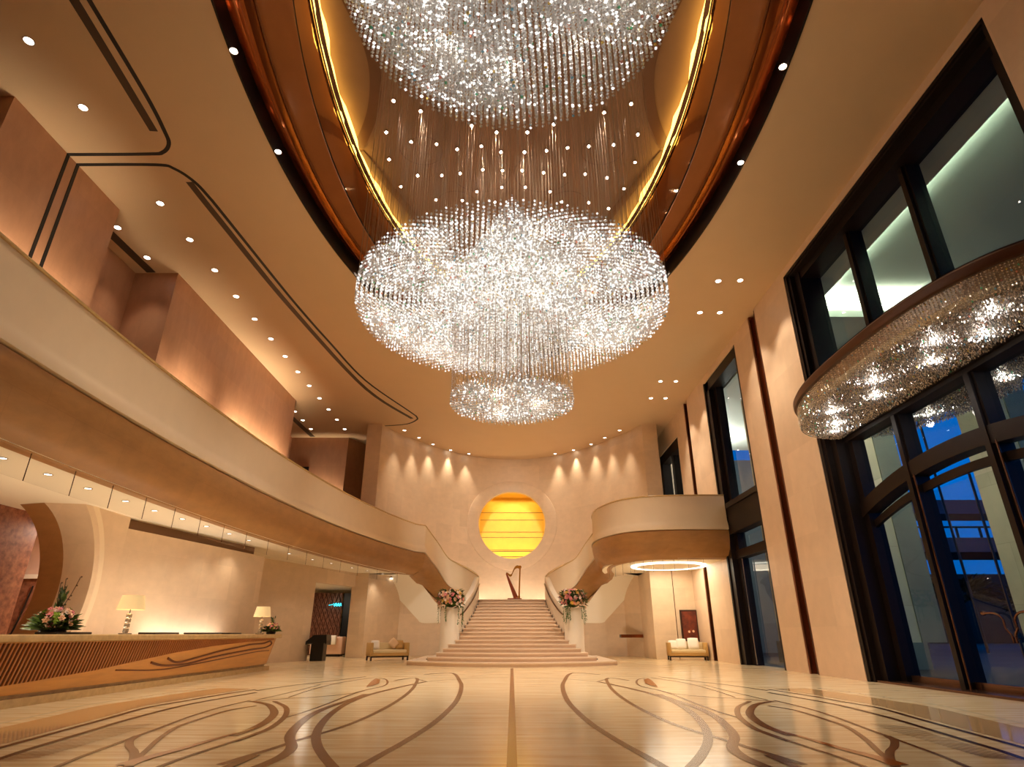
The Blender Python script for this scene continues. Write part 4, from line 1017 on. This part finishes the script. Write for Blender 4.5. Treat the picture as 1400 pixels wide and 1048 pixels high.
mb = MB(); mb.loft([[(x, 31.2, z0), (x, 32, z0), (x, 32, z1), (x, 31.2, z1)] for x, z0, z1 in ((-9.95, .72, .86), (-9.6, .78, 1.14), (-8.98, .78, 1.16), (-8.95, .7, .9))]); mb.build('slanted_top', black_m, t)
t = thing('bench', 'rose upholstered bench inside the doorway', 'bench', (-10.7, 37.6, 0))
mb = MB(); mb.rbox(-11.6, -9.75, 37.2, 38.0, .12, 1.05, .06); mb.build('upholstery', pink_m, t, True)
mb = MB(); mb.box(-11.5, -9.85, 37.25, 37.95, 0, .14); mb.build('plinth', legm, t)
mb = MB(); mb.rbox(-10.75, -10.1, 37.05, 37.19, .62, 1.12, .05); tag(mb.build('cushion', cush_w, None, True), 'white cushion leaning on the rose bench inside the doorway', 'cushion')
lamp('lounge_lamp', 'AREA', (-11.5, 36, 3.7), 90, (1, .84, .64), None, shape='DISK', size=1.5)
lamp('arch_fill', 'AREA', (-13.0, 18.8, 4.2), 150, (1, .84, .66), None, shape='DISK', size=.8)  # unseen lamp added to brighten the marble beyond the arch

# right side wall below the balcony
mb = MB(); mb.box(7.42, XR, 33.5, 33.9, 0, SOF); mb.box(7.42, 7.75, 33.9, 38.2, 0, SOF)
struct(mb, 'wall_alcove', stone, label='pale stone wall behind the right sofa')
mb = MB(); mb.box(8.60, 8.63, 33.48, 33.5, 0, SOF); struct(mb, 'trim_10', bronze_m, label='thin vertical joint in the wall behind the right sofa')
t = thing('painting', 'dark red framed painting on the wall above the right sofa', 'painting', (9.25, 33.45, 1.6))
mb = MB(); mb.box(8.82, 9.72, 33.4, 33.49, .85, 2.36); mb.box(8.9, 9.64, 33.385, 33.4, .93, 2.28, 1); mb.build('frame', [darkwood, darkwood], t)
mb = MB(); mb.box(8.9, 9.64, 33.37, 33.385, .93, 2.28); cvs = mb.build('canvas', paint_m, t)
mb = MB()
for x, z in ((9.2, 1.3), (9.42, 1.32)): mb.ball((x, 33.365, z), .06, .008, .06)
mb.build('painted_flowers', peachf, cvs)
t = thing('wall_shelf', 'long narrow dark wall shelf under the right stair flight', 'shelf', (7.0, 36.6, 1.05))
mb = MB(); mb.box(6.15, 7.4, 36.35, 36.85, 1.0, 1.17); mb.build('shelf_board', darkwood, t)
mb = MB(); mb.box(6.15, 7.4, 36.33, 36.36, 1.0, 1.17); mb.build('front_edge', copper_slit, t)

# ------------------------------------------------------------------ reception counter
t = thing('reception_counter', 'long reception counter with slatted honey wood front and stone top', 'counter', (-9.3, 14, 0))
cy0, cy1 = 4.0, 23.6
mb = MB(); mb.rbox(-9.75, -8.5, cy0, cy1+.25, 1.06, 1.19, .03); mb.build('counter_top', counter_top, t, True)
def fr(y, w_, off=0.):   # w_ 0 bottom .. 1 top on the slanted front
    return (-8.86+.2*w_+off, y, .2+.86*w_)
mb = MB(); mb.loft([[fr(y, 0), fr(y, 1), (-9.7, y, 1.06), (-9.7, y, .2)] for y in (cy0, cy1)])
fpan = mb.build('front_panel', wood, t)
SB = ([4, 8, 11.2, 12.3, 13.8, 15.4, 16.8, 18.8, 21, 23.5], [.02, .08, .18, .24, .34, .5, .64, .78, .87, .93])
mb = MB(); y = cy0+.05
while y < cy1-.1:
    b = interp(*SB, y); m1 = .048
    v0, v1 = b, .985
    def q(yy, w_, o): p = fr(yy, w_); return (p[0]+o, p[1], p[2])
    mb.add([q(y, v0, .004), q(y+m1, v0, .004), q(y+m1, v1, .004), q(y, v1, .004), q(y+.004, v0, .028), q(y+m1-.004, v0, .028), q(y+m1-.004, v1, .028), q(y+.004, v1, .028)],
           [(4, 5, 6, 7), (0, 1, 5, 4), (0, 4, 7, 3), (1, 2, 6, 5)], 0)
    mb.add([q(y+m1, v0, .004), q(y+.1, v0, .004), q(y+.1, v1, .004), q(y+m1, v1, .004)], [(0, 1, 2, 3)], 1)
    y += .1
mb.build('slats', [wood_slat, wood_groove], fpan)
mb = MB(); cw = catmull([(16.6, .5, 0), (17.2, .36, 0), (18.2, .46, 0), (19.4, .6, 0), (20.6, .7, 0), (21.6, .78, 0), (22.6, .8, 0), (23.2, .88, 0), (23.4, .76, 0), (22.9, .64, 0), (21.8, .6, 0), (20.4, .52, 0), (19, .42, 0), (17.8, .3, 0), (16.6, .3, 0), (15.9, .42, 0)], 6)
mb.tube([(fr(p.x, p.y)[0]+.01, p.x, fr(p.x, p.y)[2]) for p in cw], .028, 6, 0); 
cw2 = catmull([(14.6, .3, 0), (16.5, .2, 0), (18.5, .28, 0), (20.5, .4, 0), (22.2, .5, 0), (23.4, .52, 0)], 6)
mb.tube([(fr(p.x, p.y)[0]+.005, p.x, fr(p.x, p.y)[2]) for p in cw2], .016, 6, 0)
mb.build('carved_relief', wood_line, fpan, True)
mb = MB(); mb.loft([[fr(cy1, 0), fr(cy1, 1), (-9.7, cy1, 1.06), (-9.7, cy1, .2)], [(-8.86, cy1+.02, .2), (-8.67, cy1+.16, 1.06), (-9.7, cy1+.16, 1.06), (-9.7, cy1+.02, .2)]])
mb.build('end_panel', wood_carve, t)
mb = MB(); mb.box(-9.7, -8.92, cy0, cy1, .14, .205, 0); mb.box(-9.75, -8.78, cy0, cy1+.15, 0, .14, 0); mb.build('plinth', counter_top, t)
for i, (ya, yb, lab) in enumerate(((13.0, 14.1, 'beside the large counter flowers'), (16.6, 17.8, 'just right of the nearer lamp'), (18.9, 20.4, 'halfway between the two lamps'), (21.0, 21.9, 'left of the farther lamp'))):
    mb = MB(); mb.rbox(-9.65, -9.2, ya, yb, 1.19, 1.235, .015); tag(mb.build('desk_tray', legm, None, True), 'flat dark desk tray on the counter '+lab, 'tray', 'counter trays')
# table lamps
def table_lamp(x, y, lab, k=1.):
    t = thing('table_lamp', lab, 'lamp', (x, y, 1.19), 'counter lamps')
    mb = MB(); mb.rbox(x-.11, x+.11, y-.11, y+.11, 1.19, 1.215, .01); mb.build('base', steel, t, True)
    mb = MB()
    for j in range(4): mb.rbox(x-.055, x+.055, y-.055, y+.055, 1.22+j*.115, 1.325+j*.115, .025)
    mb.build('crystal_stem', mat('lamp_crystal', srgb(190, 180, 165), .08, metal=.6), t, True)
    mb = MB(); mb.tube([(x, y, 1.67), (x, y, 2.02)], .012, 8); mb.build('rod', steel, t)
    mb = MB(); mb.grid([[(x+s_*math.cos(2*PI*q/32), y+s_*math.sin(2*PI*q/32), z) for q in range(32)] for s_, z in ((.32*k, 1.76), (.25*k, 2.1))], 0, True)
    mb.grid([[(x+s_*math.cos(2*PI*q/32), y+s_*math.sin(2*PI*q/32), z) for q in range(32)] for s_, z in ((.245*k, 2.095), (.315*k, 1.765))], 0, True); mb.build('lamp_shade', shade_m, t, True)
    lamp('lamp_bulb', 'POINT', (x, y, 1.9), 6, (1, .76, .45), t, shadow_soft_size=.05)
table_lamp(-9.62, 16.0, 'cream shaded crystal table lamp in the middle of the reception counter')
table_lamp(-8.98, 22.9, 'cream shaded crystal table lamp at the far end of the reception counter', .92)
def counter_flowers(x, y, h, w, lab, tall):
    t = thing('flower_arrangement', lab, 'flowers', (x, y, 1.19), 'counter flowers')
    mb = MB(); mb.lathe([(.001, 0), (w*.45, 0), (w*.5, .06), (w*.42, .12)], (x, y, 1.19), 20); mb.build('dish', legm, t, True)
    mb = MB(); pts = []
    for k in range(460):
        d = rdir(.1); d.z = abs(d.z)*.7; q = random.uniform(.2, .9)
        pts.append(((x+d.x*w*q*.8, y+d.y*w*q*.8, 1.27+d.z*h*.35), d))
    leafpile(mb, pts, w*.42, w*.075)
    for k in range(40):
        z = random.uniform(.1, h*.62); leafpile(mb, [((x+random.uniform(-.06, .06), y+random.uniform(-.06, .06), 1.3+z), (random.uniform(-.4, .4), random.uniform(-.4, .4), 1))], w*.4, w*.07)
    mb.build('foliage', [leaf_m, leaf_dk], t)
    for k in range(40):
        d = rdir(.2); d.z = abs(d.z); d.x = abs(d.x) if random.random() < .7 else d.x; q = w*random.uniform(.55, .8)
        put_blossom(t, (d.x*q, d.y*q, .16+d.z*h*.38), d, random.uniform(.045, .075)*w/.45, random.choice((0, 0, 2, 1, 5, 0)))
    for k in range(6):
        put_blossom(t, (random.uniform(-.05, .2)*w, random.uniform(-.2, .25)*w, h*random.uniform(.4, .62)), (.3, .2, 1), .05*w/.45, 4)
    if tall:
        for a, b, hh in ((.1, .25, 1.0), (-.05, .05, .95), (.0, -.12, .86)):
            mb = MB(); p = catmull([(x, y, 1.3), (x+a*.3, y+b*.3, 1.3+hh*.4), (x+a*.4, y+b*.9, 1.3+hh*.72), (x+a, y+b*1.1, 1.25+hh*h)], 5)
            mb.tube(p, .009, 5)
            for q in p[6::3]: mb.ball((q.x+.02, q.y, q.z), .018, nu=6, nv=4)
            mb.build('twig', stem_m, t)
counter_flowers(-9.55, 13.35, 1.1, .5, 'tall flower arrangement with twigs on the near part of the counter', True)
counter_flowers(-8.75, 23.35, .62, .34, 'low pink flower arrangement at the far end of the counter', False)

# ------------------------------------------------------------------ sofas and cushions
def sofa(loc, rot, w_, lab, fab, fr_m):
    t = thing('sofa', lab, 'sofa', (0, 0, 0), 'lobby sofas'); hw = w_/2
    mb = MB(); mb.rbox(-hw, hw, -.42, .42, .2, .34, .02); mb.build('base', fr_m, t, True)
    for s in (-1, 1): mb = MB(); mb.rbox(*sorted((s*(hw-.13), s*hw)), -.42, .42, .2, .8, .03); mb.build('arm', fr_m, t, True)
    mb = MB(); mb.rbox(-hw+.1, hw-.1, .28, .43, .2, .8, .03); mb.build('backrest', fab, t, True)
    mb = MB(); mb.rbox(-hw+.13, hw-.13, -.44, .3, .33, .48, .04); mb.build('seat_cushion', fab, t, True)
    for sx in (-1, 1):
        for sy in (-1, 1): mb = MB(); mb.box(*sorted((sx*(hw-.09), sx*(hw-.02))), *sorted((sy*.32, sy*.39)), 0, .2); mb.build('leg', legm, t)
    mb = MB(); mb.box(-hw+.05, hw-.05, -.36, -.32, .14, .19); mb.box(-hw+.05, hw-.05, .32, .36, .14, .19); mb.build('stretcher', legm, t)
    t.location = loc; t.rotation_euler = (0, 0, rot); return t
def cushion(sl, rot, lx, ly, lab, m, tilt=.3, s=.42, spin=0.):
    mb = MB(); rows = []
    N_ = 10
    for sd in (1, -1):
        rows = []
        for i in range(N_+1):
            r = []
            for j in range(N_+1):
                u_, v_ = -1+2*i/N_, -1+2*j/N_
                th = .075*math.sqrt(max(0, (1-u_**4)*(1-v_**4))); r.append((u_*s/2*(1-.06*v_*v_), sd*th, v_*s/2*(1-.06*u_*u_)))
            rows.append(r)
        mb.grid(rows)
    o = mb.build('cushion', m, None, True); tag(o, lab, 'cushion', 'sofa cushions')
    c, q = math.cos(rot), math.sin(rot)
    o.location = (sl[0]+lx*c-ly*q, sl[1]+lx*q+ly*c, .48+s/2*math.cos(tilt)+(.09 if spin else .02)); o.rotation_euler = Matrix.Rotation(rot, 3, 'Z').to_4x4().to_euler()
    o.rotation_euler = (Matrix.Rotation(rot, 3, 'Z') @ Matrix.Rotation(-tilt, 3, 'X') @ Matrix.Rotation(spin, 3, 'Y')).to_euler()
    return o
s1 = (-6.15, 32.2, 0); r1 = math.radians(28)
sofa(s1, r1, 1.95, 'cream armed sofa beside the wide doorway, left of the staircase', fabric, fabric_tan)
cushion(s1, r1, -.62, .1, 'white cushion at the left end of the cream sofa by the doorway', cush_w)
cushion(s1, r1, .28, .05, 'peach and white cushion standing on its corner on the doorway sofa', cush_p, .3, .42, PI/4)
cushion(s1, r1, .62, .14, 'tan cushion at the right end of the sofa by the doorway', fabric_tan, .25)
s2 = (8.7, 32.3, 0); r2 = math.radians(-6)
sofa(s2, r2, 1.9, 'mustard tan sofa under the dark red painting on the right', fabric, fabric_tan)
cushion(s2, r2, -.66, .08, 'white cushion at the left end of the mustard sofa', cush_w)
cushion(s2, r2, -.24, .1, 'white cushion second from the left on the mustard sofa', cush_w, .3, .5)
cushion(s2, r2, .34, .06, 'large white cushion on the right half of the mustard sofa', cush_w, .3, .54)

# ------------------------------------------------------------------ rear of the hall and closing walls
mb = MB(); mb.box(-22, XR, -8.3, -8, 0, H); mb.box(-22.3, -22, -8, 46, 0, H); mb.box(-22, XR, 46, 46.3, 0, H)
struct(mb, 'wall_rear', stone, label='plain stone wall closing the hall behind the camera')

# unseen lamps without fittings: wall wash, counter glow, soffit and rear fill
for loc, e, sy in (((-11.6, 12.4, 8.5), 65, 3.4), ((-11.6, 20.3, 8.5), 60, 3), ((-11.6, 26.8, 8.5), 260, 6.5)):
    upl(loc, e, .12, sy, (PI, math.radians(-34), 0)).data.spread = math.radians(110)  # strips added behind the parapet to brighten the gallery walls
upl((-12.3, 37.3, 8.3), 130, 2.5, .12, (math.radians(140), 0, 0)).data.spread = math.radians(100)  # strip added to brighten the far gallery wall
upl((-10.3, 20.6, .95), 34, .12, 3.6, (PI, math.radians(8), math.radians(-11)), (1, .94, .84))
upl((-10.15, 14.5, .95), 90, .3, 10, (PI, 0, 0))  # strip added behind the counter to brighten the gallery soffit
lamp('rear_fill', 'AREA', (0, -3, 13.0), 60, (1, .76, .5), None, shape='DISK', size=5)  # unseen disc lamp added behind the camera as fill

# ------------------------------------------------------------------ world, camera, view
wd = bpy.data.worlds.new('World'); sc.world = wd; wd.use_nodes = True
nt = wd.node_tree; bg = nt.nodes['Background']
tc = nt.nodes.new('ShaderNodeTexCoord'); sp_ = nt.nodes.new('ShaderNodeSeparateXYZ'); rmp = nt.nodes.new('ShaderNodeValToRGB')
nt.links.new(tc.outputs['Generated'], sp_.inputs[0]); nt.links.new(sp_.outputs['Z'], rmp.inputs[0]); nt.links.new(rmp.outputs[0], bg.inputs['Color'])
rmp.color_ramp.elements[0].color = (.0, .12, .50, 1); rmp.color_ramp.elements[1].color = (.0, .15, .62, 1)
rmp.color_ramp.elements[1].position = .5
bg.inputs['Strength'].default_value = .8

cam = bpy.data.cameras.new('Camera'); co = bpy.data.objects.new('Camera', cam); COL.objects.link(co)
cam.sensor_width = 36; cam.sensor_fit = 'HORIZONTAL'; cam.lens = 36*811/1400; cam.clip_end = 300
co.location = (0, 0, 1.2); co.rotation_euler = (PI/2+PIT, 0, 0)
sc.camera = co
vs = sc.view_settings; vs.view_transform = 'Standard'; vs.look = 'None'; vs.gamma = 1; vs.use_curve_mapping = False
vs.exposure = 0.3
cy_ = sc.cycles
cy_.max_bounces = 8; cy_.diffuse_bounces = 4; cy_.glossy_bounces = 4; cy_.transparent_max_bounces = 24; cy_.transmission_bounces = 4
cy_.caustics_reflective = False; cy_.caustics_refractive = False; cy_.sample_clamp_indirect = 6; cy_.use_denoising = True
